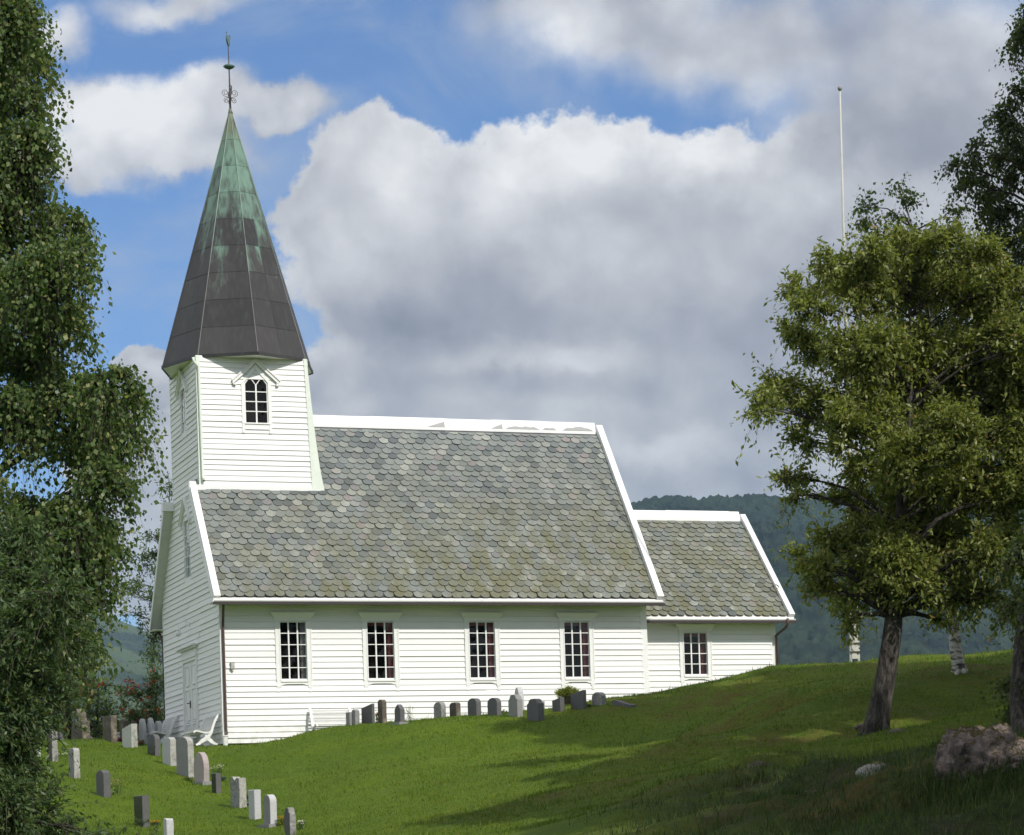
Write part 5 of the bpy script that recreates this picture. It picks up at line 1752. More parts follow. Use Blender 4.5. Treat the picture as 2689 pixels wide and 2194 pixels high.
for k, (x_, y_, r_, lb) in enumerate(((168, 1536, 0.22, 'flat pale stone left of the dark stele'), (235, 1534, 0.26, 'pale grey stone right of the dark stele'), (250, 1531, 0.20, 'light stone in the old wall behind the large brown gravestone'),
                                      (262, 1534, 0.16, 'small light stone beside the magenta flowers'), (182, 1538, 0.16, 'small stone at the foot of the rowans'))):
    q = at(x_, y_, 85.5)
    rock('fieldstone', lb, np.array([q[0], q[1], q[2]]), r_ * 1.3, 0.55, 30 + k, G_ROCKG, 0.3, kind='fieldstones along the lawn edge', cat='stone')

# ------------------------------------------------------------------ foliage
def unit(v):
    return v / (np.linalg.norm(v, axis=-1, keepdims=True) + 1e-9)


def leaf_quads(P_, D_, size, wid=0.55, rs=rng):
    """rhombic leaves at P_, long axis D_, random roll"""
    n = len(P_)
    D_ = unit(D_)
    rnd = unit(rs.normal(size=(n, 3)))
    S_ = unit(np.cross(D_, rnd))
    N_ = np.cross(S_, D_)
    L_ = size[:, None]
    V = np.empty((n, 4, 3))
    V[:, 0] = P_
    V[:, 1] = P_ + D_ * L_ * 0.45 + S_ * L_ * wid * 0.5 + N_ * L_ * 0.10
    V[:, 2] = P_ + D_ * L_
    V[:, 3] = P_ + D_ * L_ * 0.45 - S_ * L_ * wid * 0.5 + N_ * L_ * 0.10
    return V.reshape(-1, 3)


def clump_leaves(clumps, per, nleaf, leaf, tl, droop, up=0.15, wid=0.55, hollow=0.55, jit=0.05, seed=0, twigw=0.006):
    """clumps: (centre, rx, rz, ry) -> leaf vertices and twig vertices"""
    rs = np.random.default_rng(seed)
    VV, TT = [], []
    for c, rx, rz, ry in clumps:
        n = max(4, int(per * (rx * rz + rx * ry + ry * rz) / 3))
        d = unit(rs.normal(size=(n, 3)))
        rad = (hollow + (1 - hollow) * rs.random(n) ** 0.6) * (0.78 + 0.32 * rs.random(n))
        # sub-clusters make the outline uneven
        k = max(3, int(n / 14))
        hubs = unit(rs.normal(size=(k, 3)))
        near = hubs[np.argmax(d @ hubs.T, axis=1)]
        d = unit(d + near * rs.uniform(0.9, 2.4))
        p0 = c + d * np.array([rx, ry, rz]) * rad[:, None] * 0.72
        dirn = unit(d * 0.8 + rs.normal(size=(n, 3)) * 0.55 + np.array([0, 0, up]))
        L_ = tl * (0.5 + rs.random(n)) * np.where(rs.random(n) < 0.18, 1.9 if droop < 0.5 else 1.15, 1.0)
        tt = (np.arange(nleaf) + 0.5) / nleaf
        t2 = tt[None, :, None]
        pts = p0[:, None] + dirn[:, None] * L_[:, None, None] * t2 * (1 - 0.35 * droop * t2) + np.array([0, 0, -1.0]) * (L_[:, None, None] * droop * t2 ** 1.6)
        pp = pts.reshape(-1, 3) + rs.normal(size=(n * nleaf, 3)) * jit
        tang = (dirn[:, None] * (1 - 0.5 * droop * t2) + np.array([0, 0, -1.0]) * (1.4 * droop * t2 ** 0.6)).reshape(-1, 3)
        dl = unit(unit(tang) * 0.6 + rs.normal(size=(n * nleaf, 3)) * 0.65 + np.array([0, 0, -0.25 - 0.5 * droop]))
        sz = leaf * (0.45 + 0.95 * rs.random(n * nleaf))
        VV.append(leaf_quads(pp, dl, sz, wid, rs))
        e = p0 + dirn * L_[:, None] * (1 - 0.35 * droop) + np.array([0, 0, -1.0]) * (L_[:, None] * droop)
        mth = p0 + dirn * L_[:, None] * 0.5 * (1 - 0.17 * droop) + np.array([0, 0, -1.0]) * (L_[:, None] * droop * 0.33)
        side = unit(np.cross(dirn, rs.normal(size=(n, 3)))) * twigw
        q = np.stack([p0 - side, p0 + side, mth + side * 0.7, mth - side * 0.7], 1)
        q2 = np.stack([mth - side * 0.7, mth + side * 0.7, e + side * 0.2, e - side * 0.2], 1)
        TT.append(np.concatenate([q, q2], 1).reshape(-1, 3))
    return np.concatenate(VV), np.concatenate(TT)


def add_quads(name, V, m_, parent):
    return np_mesh(name, V, np.arange(len(V)).reshape(-1, 4), m_, parent)


def curve(a, b, sag, n, rs, wob):
    a, b = np.array(a, float), np.array(b, float)
    pts = []
    for i in range(n + 1):
        f_ = i / n
        p_ = a + (b - a) * f_ + np.array([0, 0, sag * math.sin(math.pi * f_)])
        if 0 < i < n:
            p_ = p_ + np.array([rs.uniform(-wob, wob) for _ in range(3)])
        pts.append(p_)
    return pts


def tree(name, label, base, trunk, trad, clumps, lm, bark, per, nleaf, leaf, tl, droop, up=0.15, wid=0.55, hollow=0.5, seed=0, group=None, limbr=0.05, cat='tree', jit=0.05, twigw=0.006, berries=None, clumpname='crown'):
    """trunk: world points from the ground up; clumps: world ellipsoids"""
    rs = random.Random(seed)
    r = thing(name, label, cat, tuple(base), group)
    mb = MB()
    mb.tube(trunk, trad, 12)
    # root flare
    b0_ = np.array(trunk[0])
    for k in range(5):
        a = k * 1.26 + rs.uniform(-0.3, 0.3)
        o_ = np.array([math.cos(a), math.sin(a), 0]) * trad[0]
        mb.tube([b0_ + o_ * 0.3 + (0, 0, trad[0] * 2.2), b0_ + o_ * 0.9 + (0, 0, trad[0] * 0.7), b0_ + o_ * 2.0 + (0, 0, -0.05)], [trad[0] * 0.45, trad[0] * 0.40, trad[0] * 0.15], 7)
    mb.build('trunk', bark, r, smooth=True)
    mb = MB()
    tp = np.array(trunk)
    for c, rx, rz, ry in clumps:
        c = np.array(c)
        # start lower on the trunk than the clump
        hz = min(c[2] - 0.35 * np.linalg.norm(c[:2] - tp[len(tp) // 2, :2]) - 0.2, tp[-1, 2])
        hz = max(hz, tp[0, 2] + (tp[-1, 2] - tp[0, 2]) * 0.28)
        i = int(np.clip(np.searchsorted(tp[:, 2], hz) - 1, 0, len(tp) - 2))
        f_ = (hz - tp[i, 2]) / max(tp[i + 1, 2] - tp[i, 2], 1e-3)
        st = tp[i] + (tp[i + 1] - tp[i]) * min(max(f_, 0), 1)
        ln = np.linalg.norm(c - st)
        pts = curve(st, c, 0.08 * ln, 6, rs, 0.05 * ln / 3)
        lr = min(limbr, trad[min(i, len(trad) - 1)] * 0.45)
        mb.tube(pts, [lr * (1 - 0.8 * k / 6) for k in range(7)], 6, cap=False)
        for k in range(5):
            v = unit(np.array([rs.gauss(0, 1) for _ in range(3)]))
            e = c + v * np.array([rx, ry, rz]) * 0.85
            mb.tube(curve(pts[4], e, 0.03, 3, rs, 0.04), [lr * 0.28, lr * 0.2, lr * 0.13, lr * 0.05], 4, cap=False)
    mb.build('limb', M_TWIG if bark is not M_BARK else M_BARK, r)
    V, TW = clump_leaves([(np.array(c), a, b_, d_) for c, a, b_, d_ in clumps], per, nleaf, leaf, tl, droop, up, wid, hollow, jit, seed, twigw)
    cr = add_quads(clumpname, V, lm, r)
    add_quads('twigs', TW, M_TWIG, cr)
    if berries:
        mat_, n, rad = berries
        rr = np.random.default_rng(seed + 99)
        mb = MB()
        for _ in range(n):
            c, rx, rz, ry = clumps[rr.integers(len(clumps))]
            d_ = unit(rr.normal(size=3)); d_[1] = -abs(d_[1]); d_ = unit(d_)
            p_ = np.array(c) + d_ * np.array([rx, ry, rz]) * rr.uniform(0.75, 1.05)
            for q in range(7):
                s_ = rad * 0.5
                o_ = rr.normal(size=3) * rad * np.array([1, 1, 0.5])
                x_ = p_ + o_
                mb.add([x_ + (s_, 0, 0), x_ + (0, s_, 0), x_ - (s_, 0, 0), x_ - (0, s_, 0), x_ + (0, 0, s_), x_ - (0, 0, s_)],
                       [(0, 1, 4), (1, 2, 4), (2, 3, 4), (3, 0, 4), (1, 0, 5), (2, 1, 5), (3, 2, 5), (0, 3, 5)])
        mb.build('berries', mat_, r, normals=False)
    return r


def px_clumps(lst, d, depth=1.0, spread=0.0, seed=0):
    rs = random.Random(seed)
    out = []
    for q in lst:
        x, y, rx, ry = q[:4]
        dd = d + (q[4] if len(q) > 4 else rs.uniform(-spread, spread))
        c = at(x, y, dd)
        s_ = dd / 5236.0
        out.append((c, rx * s_, ry * s_, (rx + ry) / 2 * s_ * depth))
    return out


# --- big drooping birch on the left
BL = [(20, 40, 60, 70), (58, 120, 34, 60), (30, 200, 50, 60), (64, 285, 42, 50), (30, 330, 60, 70), (46, 395, 34, 45), (0, 450, 50, 60), (130, 465, 46, 52), (155, 525, 30, 45), (90, 560, 70, 70),
      (20, 600, 60, 70), (115, 655, 55, 60), (60, 740, 70, 60), (232, 800, 62, 48), (140, 820, 65, 70), (262, 862, 42, 55), (20, 850, 60, 60), (190, 900, 60, 55), (75, 895, 40, 24), (215, 990, 42, 60), (150, 1070, 60, 60),
      (60, 1060, 60, 55), (225, 1120, 36, 42), (170, 1160, 55, 60), (90, 1180, 70, 70), (165, 1250, 36, 55), (140, 1325, 42, 42), (180, 1360, 20, 22), (60, 1300, 70, 70),
      (-60, 40, 70, 90), (-70, 180, 80, 90), (-60, 330, 80, 90), (-90, 480, 80, 90), (-70, 640, 80, 100), (-80, 800, 80, 90), (-60, 1000, 70, 80), (-80, 1150, 80, 90), (0, -60, 60, 80), (-40, -160, 60, 80), (-90, -60, 70, 90), (-50, -260, 40, 60)]
cl = px_clumps(BL, 36.5, 1.0, 1.3, 1)
bb, _d = hit(-70, 1700, 30, 60)
bb = at(-75, 1690, 37.5); bb[2] = gz(bb[0], bb[1])
tk_ = [bb + (0, 0, -0.2), bb + (0.05, 0.05, 2.2), at(-55, 1200, 37.5), at(-40, 900, 37.3), at(-45, 500, 37.2), at(-30, 150, 37.2), at(-45, -200, 37.2)]
tree('birch_tree', 'tall drooping birch with hanging leafy branches filling the left edge', bb, tk_, [0.26, 0.22, 0.18, 0.15, 0.11, 0.07, 0.03], cl, L_BIRCH, M_BBARK, 1250, 14, 0.072, 0.55, 0.85, 0.05, 0.80, 0.30, 3, None, 0.055)

# --- dark pinnate shrub in front of it
RL = [(40, 1125, 70, 50), (30, 1210, 70, 60), (110, 1225, 50, 45), (60, 1300, 65, 55), (130, 1330, 45, 45), (35, 1390, 70, 55), (100, 1425, 42, 40), (20, 1470, 60, 55), (75, 1500, 35, 35), (15, 1560, 50, 50), (50, 1590, 38, 28), (-10, 1640, 60, 50),
      (50, 1625, 45, 20), (30, 1690, 50, 38), (95, 1645, 22, 14), (90, 1690, 42, 22), (120, 1722, 45, 18), (20, 1740, 60, 30), (185, 1738, 42, 12), (-60, 1200, 70, 70), (-70, 1350, 70, 70), (-70, 1500, 70, 70), (-40, 1720, 70, 50)]
cl = px_clumps(RL, 28.5, 0.9, 0.8, 2)
bb = at(-30, 1760, 29.5); bb[2] = gz(bb[0], bb[1])
tree('rowan_shrub', 'dark green feathery-leaved shrub in the lower left corner', bb, [bb + (0, 0, -0.2), at(-30, 1600, 29.3), at(-15, 1400, 29.2), at(0, 1200, 29)], [0.10, 0.08, 0.05, 0.02], cl, L_ROWAN, M_BARK, 1900, 14, 0.075, 0.30, 0.35, 0.1, 0.34, 0.35, 5, None, 0.03, 'shrub', 0.022)

# --- leafy shoots at the bottom edge
SH = [(255, 1722, 14, 16), (232, 1735, 12, 12), (285, 1730, 14, 14), (305, 1708, 10, 14), (325, 1725, 12, 22), (210, 1728, 12, 10)]
for k, (x_, y_, rx, ry) in enumerate(SH[:0]):
    pass
cl = px_clumps(SH, 40, 1.0, 0.3, 3)
bb = at(280, 1790, 40); bb[2] = gz(bb[0], bb[1])
tree('leafy_shoots', 'low leafy shoots rising at the bottom edge beside the light gravestone', bb, [bb, at(280, 1760, 40), at(285, 1735, 40)], [0.015, 0.012, 0.008], cl, L_ROWAN, M_TWIG, 420, 9, 0.055, 0.16, 0.15, 0.5, 0.4, 0.3, 6, None, 0.008, 'shrub', 0.015)

# --- goat willow on the right
WC = [(1735, 552, 48, 34), (1805, 530, 50, 40), (1885, 505, 50, 40), (1960, 510, 50, 45), (2040, 535, 50, 45), (2095, 590, 45, 50), (1850, 570, 50, 40), (2000, 590, 50, 45), (2060, 660, 50, 50), (2110, 700, 40, 60), (2105, 800, 50, 60), (2110, 900, 50, 60), (2115, 1020, 45, 60), (2110, 1150, 40, 45), (2080, 1230, 40, 30), (2115, 1260, 30, 30), (1660, 600, 30, 24), (1640, 680, 30, 34), (1745, 590, 50, 42), (1690, 640, 50, 42), (1800, 610, 60, 55), (1890, 590, 60, 60), (1970, 600, 55, 60), (2050, 630, 55, 60), (1680, 725, 45, 42), (1770, 740, 75, 65), (1890, 740, 85, 80), (2010, 760, 85, 80),
      (1615, 800, 42, 36), (1590, 848, 38, 28), (1690, 840, 70, 48), (1810, 860, 75, 65), (1940, 880, 85, 75), (2060, 880, 70, 75), (1672, 915, 36, 26), (1640, 990, 36, 26), (1655, 1030, 26, 16), (1790, 965, 48, 42), (1765, 1050, 50, 46), (1880, 1000, 85, 75), (2000, 1000, 85, 75), (2085, 1030, 60, 75),
      (1740, 1130, 60, 45), (1672, 1165, 38, 22), (1710, 1180, 42, 26), (1830, 1130, 85, 65), (1950, 1130, 85, 65), (2050, 1150, 60, 55), (2110, 720, 40, 60), (2110, 860, 45, 60), (2120, 960, 40, 60), (2110, 1110, 40, 45), (2060, 700, 50, 50), (1715, 1230, 38, 30), (1780, 1235, 55, 38), (1762, 1290, 26, 26), (1900, 1190, 70, 45), (1850, 1170, 60, 45), (1800, 1200, 50, 40), (1900, 1215, 62, 36), (1985, 1230, 55, 42), (1955, 1290, 28, 16), (2040, 1255, 30, 26),
      (1850, 800, 80, 80, 1.6), (1960, 760, 80, 80, 1.8), (1880, 950, 80, 80, -1.6), (1980, 900, 80, 80, -1.8), (1760, 880, 60, 60, -1.4), (1900, 1080, 80, 70, 1.6), (1820, 720, 70, 60, -1.3)]
bb, dW = hit(1822, 1522)
cl = px_clumps(WC, dW, 1.0, 1.1, 4)
tb = lambda x, y, dd=0.0: at(x, y, dW + dd)
trk = [bb + (0, 0, -0.15), tb(1827, 1480), tb(1842, 1400), tb(1855, 1310), tb(1862, 1230), tb(1868, 1100), tb(1880, 950), tb(1895, 780), tb(1890, 620)]
wt = tree('goat_willow', 'broad goat willow with leaning dark trunk on the mound', bb, trk, [0.25, 0.225, 0.20, 0.19, 0.15, 0.11, 0.08, 0.05, 0.02], cl, L_WILLOW, M_BARK, 640, 12, 0.115, 0.36, 0.22, 0.30, 0.42, 0.12, 7, None, 0.085, jit=0.04)
# a little hanging spray in front of the chancel verge
# --- birch behind, on the mound
B2 = [(1795, 425, 20, 28), (1812, 490, 28, 42), (1800, 560, 36, 40), (1868, 395, 14, 26), (1876, 440, 24, 34), (1888, 510, 36, 50), (1850, 560, 45, 45), (1945, 500, 34, 30), (1992, 450, 20, 26), (1975, 490, 30, 30), (1950, 570, 50, 50), (2030, 540, 34, 50),
      (1900, 650, 75, 80), (2000, 700, 80, 80), (1850, 750, 70, 70), (1950, 850, 90, 80), (2050, 830, 70, 80), (1880, 980, 80, 70), (2000, 1010, 85, 80), (2010, 1120, 60, 50), (1990, 1190, 45, 35), (2075, 1150, 40, 50)]
bb, d2 = hit(1994, 1402)
cl = px_clumps(B2, d2 + 0.5, 1.0, 1.2, 6)
trk = [bb + (0, 0, -0.15), at(1992, 1390, d2), at(1984, 1330, d2), at(1978, 1200, d2), at(1968, 1000, d2), at(1955, 800, d2), at(1930, 600, d2), at(1880, 420, d2)]
tree('birch_tree', 'white-barked birch behind the willow, only its foot and thin top shoots clear', bb, trk, [0.165, 0.145, 0.13, 0.12, 0.10, 0.08, 0.05, 0.015], cl, L_BIRCH, M_BBARK, 380, 12, 0.080, 0.55, 0.6, 0.3, 0.7, 0.35, 8, None, 0.05)

# --- birch top hanging into the upper right corner, standing behind the willow
B3 = [(2100, 195, 26, 30), (2080, 250, 36, 38), (2035, 310, 34, 26), (2100, 330, 40, 60), (1998, 345, 20, 22), (2025, 385, 34, 32), (2075, 420, 44, 48), (2118, 500, 36, 50), (2065, 490, 30, 30), (2095, 560, 34, 40), (2120, 640, 36, 60), (2130, 740, 36, 60), (2130, 860, 36, 60),
      (2200, 160, 80, 90), (2210, 300, 90, 90), (2190, 460, 80, 90), (2210, 620, 80, 90), (2200, 780, 80, 90), (2210, 950, 80, 90), (2150, 60, 60, 70)]
bb = at(2230, 1390, 55); bb[2] = gz(bb[0], bb[1])
cl = px_clumps(B3, 55, 1.0, 1.1, 9)
trk = [bb + (0, 0, -0.2), at(2225, 1200, 55), at(2215, 900, 55), at(2200, 500, 55), at(2180, 200, 55), at(2170, 80, 55)]
tree('birch_tree', 'dark drooping birch hanging into the upper right corner', bb, trk, [0.24, 0.2, 0.16, 0.10, 0.05, 0.02], cl, L_DARK, M_BBARK, 560, 13, 0.085, 0.55, 0.8, 0.05, 0.7, 0.3, 10, None, 0.05)

# --- leaning trunk with hanging leaves by the boulder
B4 = [(2118, 1480, 24, 40), (2098, 1440, 18, 36), (2108, 1520, 26, 50), (2128, 1590, 26, 50), (2140, 1680, 30, 60), (2120, 1250, 20, 30), (2135, 1150, 34, 50), (2190, 1250, 60, 70), (2190, 1400, 60, 70), (2190, 1540, 50, 60), (2200, 1080, 60, 70)]
bb = at(2140, 1655, 38.5); bb[2] = gz(bb[0], bb[1])
cl = px_clumps(B4, 39.5, 1.0, 0.8, 19)
trk = [bb + (0, 0, -0.2), at(2128, 1560, 39), at(2118, 1450, 39.3), at(2128, 1330, 39.5), at(2150, 1180, 39.7), at(2175, 1000, 39.9)]
tree('birch_tree', 'dark leaning trunk with low hanging leaves at the right edge above the boulder', bb, trk, [0.22, 0.18, 0.16, 0.15, 0.12, 0.06], cl, L_DARK, M_BARK, 1000, 14, 0.070, 0.45, 0.8, 0.05, 0.7, 0.38, 11, None, 0.04)


# --- unseen birches added right of the frame to shade the slope
def shade_tree(lat, d, h, r, seed, label):
    q = CAM + HR * lat + HF * d
    z0 = gz(q[0], q[1])
    b_ = np.array([q[0], q[1], z0])
    rs = random.Random(seed)
    cl = []
    for k in range(17):
        a = rs.uniform(0, 6.28); f_ = rs.uniform(0.30, 1.0)
        rr = r * (1.15 - 0.75 * abs(f_ - 0.55) * 1.6) * rs.uniform(0.3, 0.75)
        cl.append((b_ + np.array([math.cos(a) * rr, math.sin(a) * rr, h * f_]), r * 0.42, h * 0.11, r * 0.42))
    tree('birch_tree', label, b_, [b_ + (0, 0, -0.2), b_ + (0.1, 0, h * 0.4), b_ + (0, 0.1, h * 0.75), b_ + (0, 0, h)], [0.2, 0.16, 0.08, 0.02], cl, L_DARK, M_BBARK, 120, 10, 0.22, 0.7, 0.6, 0.2, 0.7, 0.3, seed, 'unseen shade trees beside the slope', 0.05)


for k_, (la_, dd_, hh_, rr_, lb_) in enumerate((
        (9.4, 19.5, 13, 3.2, 'unseen birch low down beside the slope, closest of all'), (10.8, 26.0, 16, 3.2, 'unseen low birch beside the slope nearest the camera'), (12.0, 32.0, 17, 3.3, 'unseen birch beside the slope just below the big boulder'),
        (12.9, 38.5, 14, 3.4, 'unseen tall birch beside the slope, level with the big boulder'), (15.2, 50.0, 20, 3.5, 'unseen tall birch beside the slope, level with the leaning willow'),
        (17.0, 56.0, 19, 3.6, 'unseen tall birch beside the slope, level with the white-barked birch'), (19.5, 44.0, 21, 3.8, 'unseen tallest birch, second row beside the slope'),
        (16.5, 35.0, 18, 3.6, 'unseen birch in the second row beside the big boulder'))):
    shade_tree(la_, dd_, hh_, rr_, 41 + k_, lb_)

# --- trees beyond the churchyard on the left
def bg_tree(lst, d, base, label, seed, name='rowan_tree', cat='tree', lm=L_BIRCH, per=420, nleaf=10, leaf=0.12, tl=0.45, droop=0.2, berries=None, wid=0.4, tr=0.10):
    cl = px_clumps(lst, d, 1.0, 0.6, seed)
    q = at(base[0], base[1], d)
    q[2] = min(q[2], gz(q[0], q[1]))
    xs = [c[0] for c in cl]
    topc = max(cl, key=lambda c: c[0][2])[0]
    trk = [q + (0, 0, -0.1), q + (topc - q) * 0.35 + (0.1, 0, 0), q + (topc - q) * 0.7, topc]
    return tree(name, label, q, trk, [tr, tr * 0.8, tr * 0.5, tr * 0.15], cl, lm, M_BARK, per, nleaf, leaf, tl, droop, 0.3, wid, 0.3, seed, 'trees beyond the churchyard', 0.035, cat, 0.05, 0.010, berries)


bg_tree([(352, 1012, 8, 18), (343, 1050, 10, 14), (340, 1095, 16, 14), (318, 1118, 20, 12), (335, 1150, 22, 22), (300, 1165, 18, 14), (330, 1200, 20, 20), (272, 1238, 22, 10), (295, 1215, 14, 14), (318, 1250, 20, 18), (262, 1275, 12, 7), (290, 1290, 14, 12), (318, 1330, 16, 22), (335, 1290, 16, 22), (325, 1370, 16, 22)],
        92, (345, 1545), 'tall sparse tree rising behind the shaded end of the church', 50, lm=L_ROWAN, per=300, leaf=0.14, tl=0.5, name='sparse_tree', tr=0.10)
bg_tree([(328, 1420, 16, 28), (300, 1440, 24, 22), (322, 1480, 22, 34), (298, 1500, 22, 26), (270, 1425, 14, 10), (258, 1442, 18, 8), (262, 1480, 12, 26), (280, 1500, 18, 20)], 89, (308, 1545),
        'rowan with orange-red berries against the church corner', 51, berries=(F_ORG, 30, 0.07), leaf=0.11)
bg_tree([(205, 1425, 24, 16), (195, 1455, 26, 20), (215, 1480, 24, 24), (185, 1495, 22, 24), (205, 1520, 26, 18), (178, 1430, 12, 20)], 90, (192, 1550), 'leafy rowan with scattered berries behind the tall stele', 52, berries=(F_ORG, 14, 0.06), leaf=0.11, lm=L_BIRCH)
bg_tree([(140, 1410, 12, 18), (150, 1440, 18, 20), (135, 1470, 22, 22), (155, 1500, 18, 20), (130, 1515, 26, 18), (112, 1470, 14, 34)], 88, (140, 1550), 'rowan with bright orange berries beside the dark shrub', 53, berries=(F_ORG, 32, 0.065), leaf=0.11)


def spruce(x, y, yb, d, r, seed, label):
    top = at(x, y, d); q = at(x, yb, d); q[2] = min(q[2], gz(q[0], q[1]))
    h = top[2] - q[2]
    rn = np.random.default_rng(seed)
    n = 5200
    f_ = rn.random(n) ** 0.75
    a = rn.random(n) * 6.283
    rad = r * (1 - f_) * (0.35 + 0.65 * rn.random(n)) * (0.8 + 0.25 * np.sin(f_ * 60))
    P_ = q + np.stack([np.cos(a) * rad, np.sin(a) * rad, h * f_ - rad * 0.25], 1)
    D_ = np.stack([np.cos(a), np.sin(a), -0.35 + 0 * a], 1) + rn.normal(size=(n, 3)) * 0.25
    root = thing('spruce_tree', label, 'tree', tuple(q), 'trees beyond the churchyard')
    mb = MB(); mb.tube([q, top], [0.09, 0.01], 6); mb.build('trunk', M_BARK, root)
    add_quads('crown', leaf_quads(P_, D_, 0.16 * (0.6 + rn.random(n) * 0.6), 0.35, rn), L_DARK, root)


spruce(223, 1478, 1560, 97, 0.62, 60, 'small dark spruce between the two berried rowans')
spruce(204, 1500, 1560, 99, 0.5, 61, 'smaller spruce tip left of the small dark spruce')
spruce(243, 1496, 1560, 100, 0.6, 62, 'spruce tip against the berried rowan at the church corner')
# low hedge of dark growth closing the gap behind the stones
bg_tree([(60, 1520, 40, 22), (110, 1530, 30, 16), (165, 1530, 24, 14), (235, 1528, 24, 12), (285, 1528, 26, 14), (325, 1525, 16, 16)], 87.5, (190, 1550), 'low dark undergrowth along the far edge of the lawn', 63, name='undergrowth', cat='undergrowth', lm=L_DARK, per=420, leaf=0.09, tl=0.25, wid=0.5, tr=0.02)

# --- clipped bush by the wall
x_, y_ = z7(1605, 285)
q = at(x_, y_, 77.0); q[2] = gz(q[0], q[1])
r = thing('clipped_bush', 'golden-green clipped mushroom-shaped bush on a short stem among the gravestones', 'bush', tuple(q))
tx_, ty_ = z7(1608, 185)
cc_ = at(tx_, ty_, 77.0)
s_ = 77 / 5236 / 2.5035 / KD
mb = MB(); mb.tube([q, q + (cc_ - q) * 0.5, cc_], [0.10, 0.12, 0.2], 8); mb.build('trunk', M_TWIG, r)
cl = [(cc_ + HR * dx * s_ + np.array([0, 0, dzz * s_]), 46 * s_, 26 * s_, 46 * s_) for dx, dzz in ((-42, 6), (0, 18), (42, 6), (-20, 14), (22, 16), (30, -22), (-5, -6))]
cl += [(c + HF * o_, a, b_, d_) for c, a, b_, d_ in cl[:3] for o_ in (-0.25, 0.25)]
V, TW = clump_leaves(cl, 3400, 5, 0.040, 0.07, 0.0, 0.4, 0.5, 0.45, 0.02, 77)
cr = add_quads('crown', V, L_BUSH, r)
cl2 = [(q + (cc_ - q) * 0.45, 0.16, 0.28, 0.16)]
V, TW = clump_leaves(cl2, 3000, 6, 0.045, 0.1, 0.2, 0.4, 0.5, 0.4, 0.02, 78)
add_quads('lower_foliage', V, L_DARK, r)


# ------------------------------------------------------------------ flowers
def flowers(x, y, label, mat_, n, w_, h_, seed, leafy=L_ROWAN, d=None, dens=60, name='flowering_plant', cat='flowers', petal_r=0.022):
    if d is None:
        q, d = hit(x, y)
    else:
        q = at(x, y, d); q[2] = gz(q[0], q[1])
    rn = np.random.default_rng(seed)
    r = thing(name, label, cat, tuple(q), 'flowers on the graves')
    sp = d / 5236.0
    W_, H_ = w_ * sp, h_ * sp
    mb = MB()
    LV = []
    FB = MB()
    for i in range(n):
        a = rn.random() * 6.28; rr = W_ / 2 * rn.random() ** 0.6
        e = q + np.array([math.cos(a) * rr, math.sin(a) * rr * 0.6, H_ * (0.55 + 0.45 * rn.random())])
        s_ = q + np.array([math.cos(a) * rr * 0.4, math.sin(a) * rr * 0.3, 0])
        mb.tube([s_, (s_ + e) / 2 + rn.normal(size=3) * 0.01, e], [0.004, 0.003, 0.003], 3, cap=False)
        for k in range(6):      # petals
            t_ = k * 1.047 + rn.random()
            tip = e + np.array([math.cos(t_), math.sin(t_) * 0.9, rn.uniform(-0.1, 0.5)]) * petal_r * 1.4
            sd = np.array([-math.sin(t_), math.cos(t_), 0]) * petal_r * 0.55
            mid_ = (e + tip) / 2
            FB.add([e, mid_ + sd, tip, mid_ - sd], [(0, 1, 2, 3)])
        FB.add([e + (petal_r * .6, 0, 0.0), e + (0, 0, petal_r * .7), e - (petal_r * .6, 0, 0), e - (0, 0, petal_r * .5)], [(0, 1, 2, 3)])
    mb.build('stems', L_ROWAN, r, normals=False)
    FB.build('blooms', mat_, r, normals=False)
    m_ = dens
    P_ = q + np.stack([rn.normal(size=m_) * W_ * 0.28, rn.normal(size=m_) * W_ * 0.2, H_ * rn.random(m_) * 0.65], 1)
    add_quads('leaves', leaf_quads(P_, rn.normal(size=(m_, 3)) + (0, 0, 0.5), 0.05 * (0.6 + rn.random(m_)), 0.4, rn), leafy, r)
    return r


flowers(*z6(990, 1042), 'white daisies behind the small square black stone', F_WHITE, 26, 30, 22, 1)
flowers(*z6(1055, 1105), 'purple flowers low beside the small square black stone', F_PUR, 14, 12, 9, 2)
flowers(*z6(1885, 1640), 'white flowers right of the lowest dark stone', F_WHITE, 22, 20, 19, 3)
flowers(*z6(1672, 1612), 'yellow-green lady-mantle between the plinth stone and the lowest dark stone', F_YEL, 10, 14, 20, 4, leafy=L_BUSH, dens=140)
flowers(*z6(1305, 1385), 'small white and pink flowers at the foot of the jagged stone', F_WHITE, 10, 9, 8, 5)
flowers(*z6(1310, 1300), 'tiny pink flower head behind the jagged stone', F_PINK, 5, 5, 9, 25)
flowers(*z5(1700, 1625), 'yellow marigolds beside the tall polished black stone', F_YEL, 34, 24, 11, 6)
flowers(*z5(1290, 1290), 'loose plant with pale pink blooms beside the dark grey stone with slanted corners', F_PINK, 18, 34, 32, 7)
flowers(*z5(1240, 1308), 'white flowers at the foot of the dark grey stone with slanted corners', F_WHITE, 10, 10, 6, 8)
flowers(*z5(700, 868), 'white flowers beside the slender brown stone', F_WHITE, 24, 28, 9, 9, dens=30)
flowers(*z5(1318, 690), 'bright magenta flowers behind the large brown stone', F_MAG, 40, 15, 8, 10, dens=20)
flowers(*z5(1560, 752), 'red flowers right of the pale slanting stone', F_RED, 22, 14, 11, 11)
flowers(*z5(470, 770), 'small white flowers in front of the dark shrub', F_WHITE, 18, 16, 28, 12)
flowers(*z6(165, 732), 'orange-red flowers low beside the highest round-topped stone', F_RED, 14, 12, 8, 13)
flowers(*z6(770, 830), 'small red blooms right of the tallest grey stone', F_RED, 6, 7, 5, 14, dens=16)
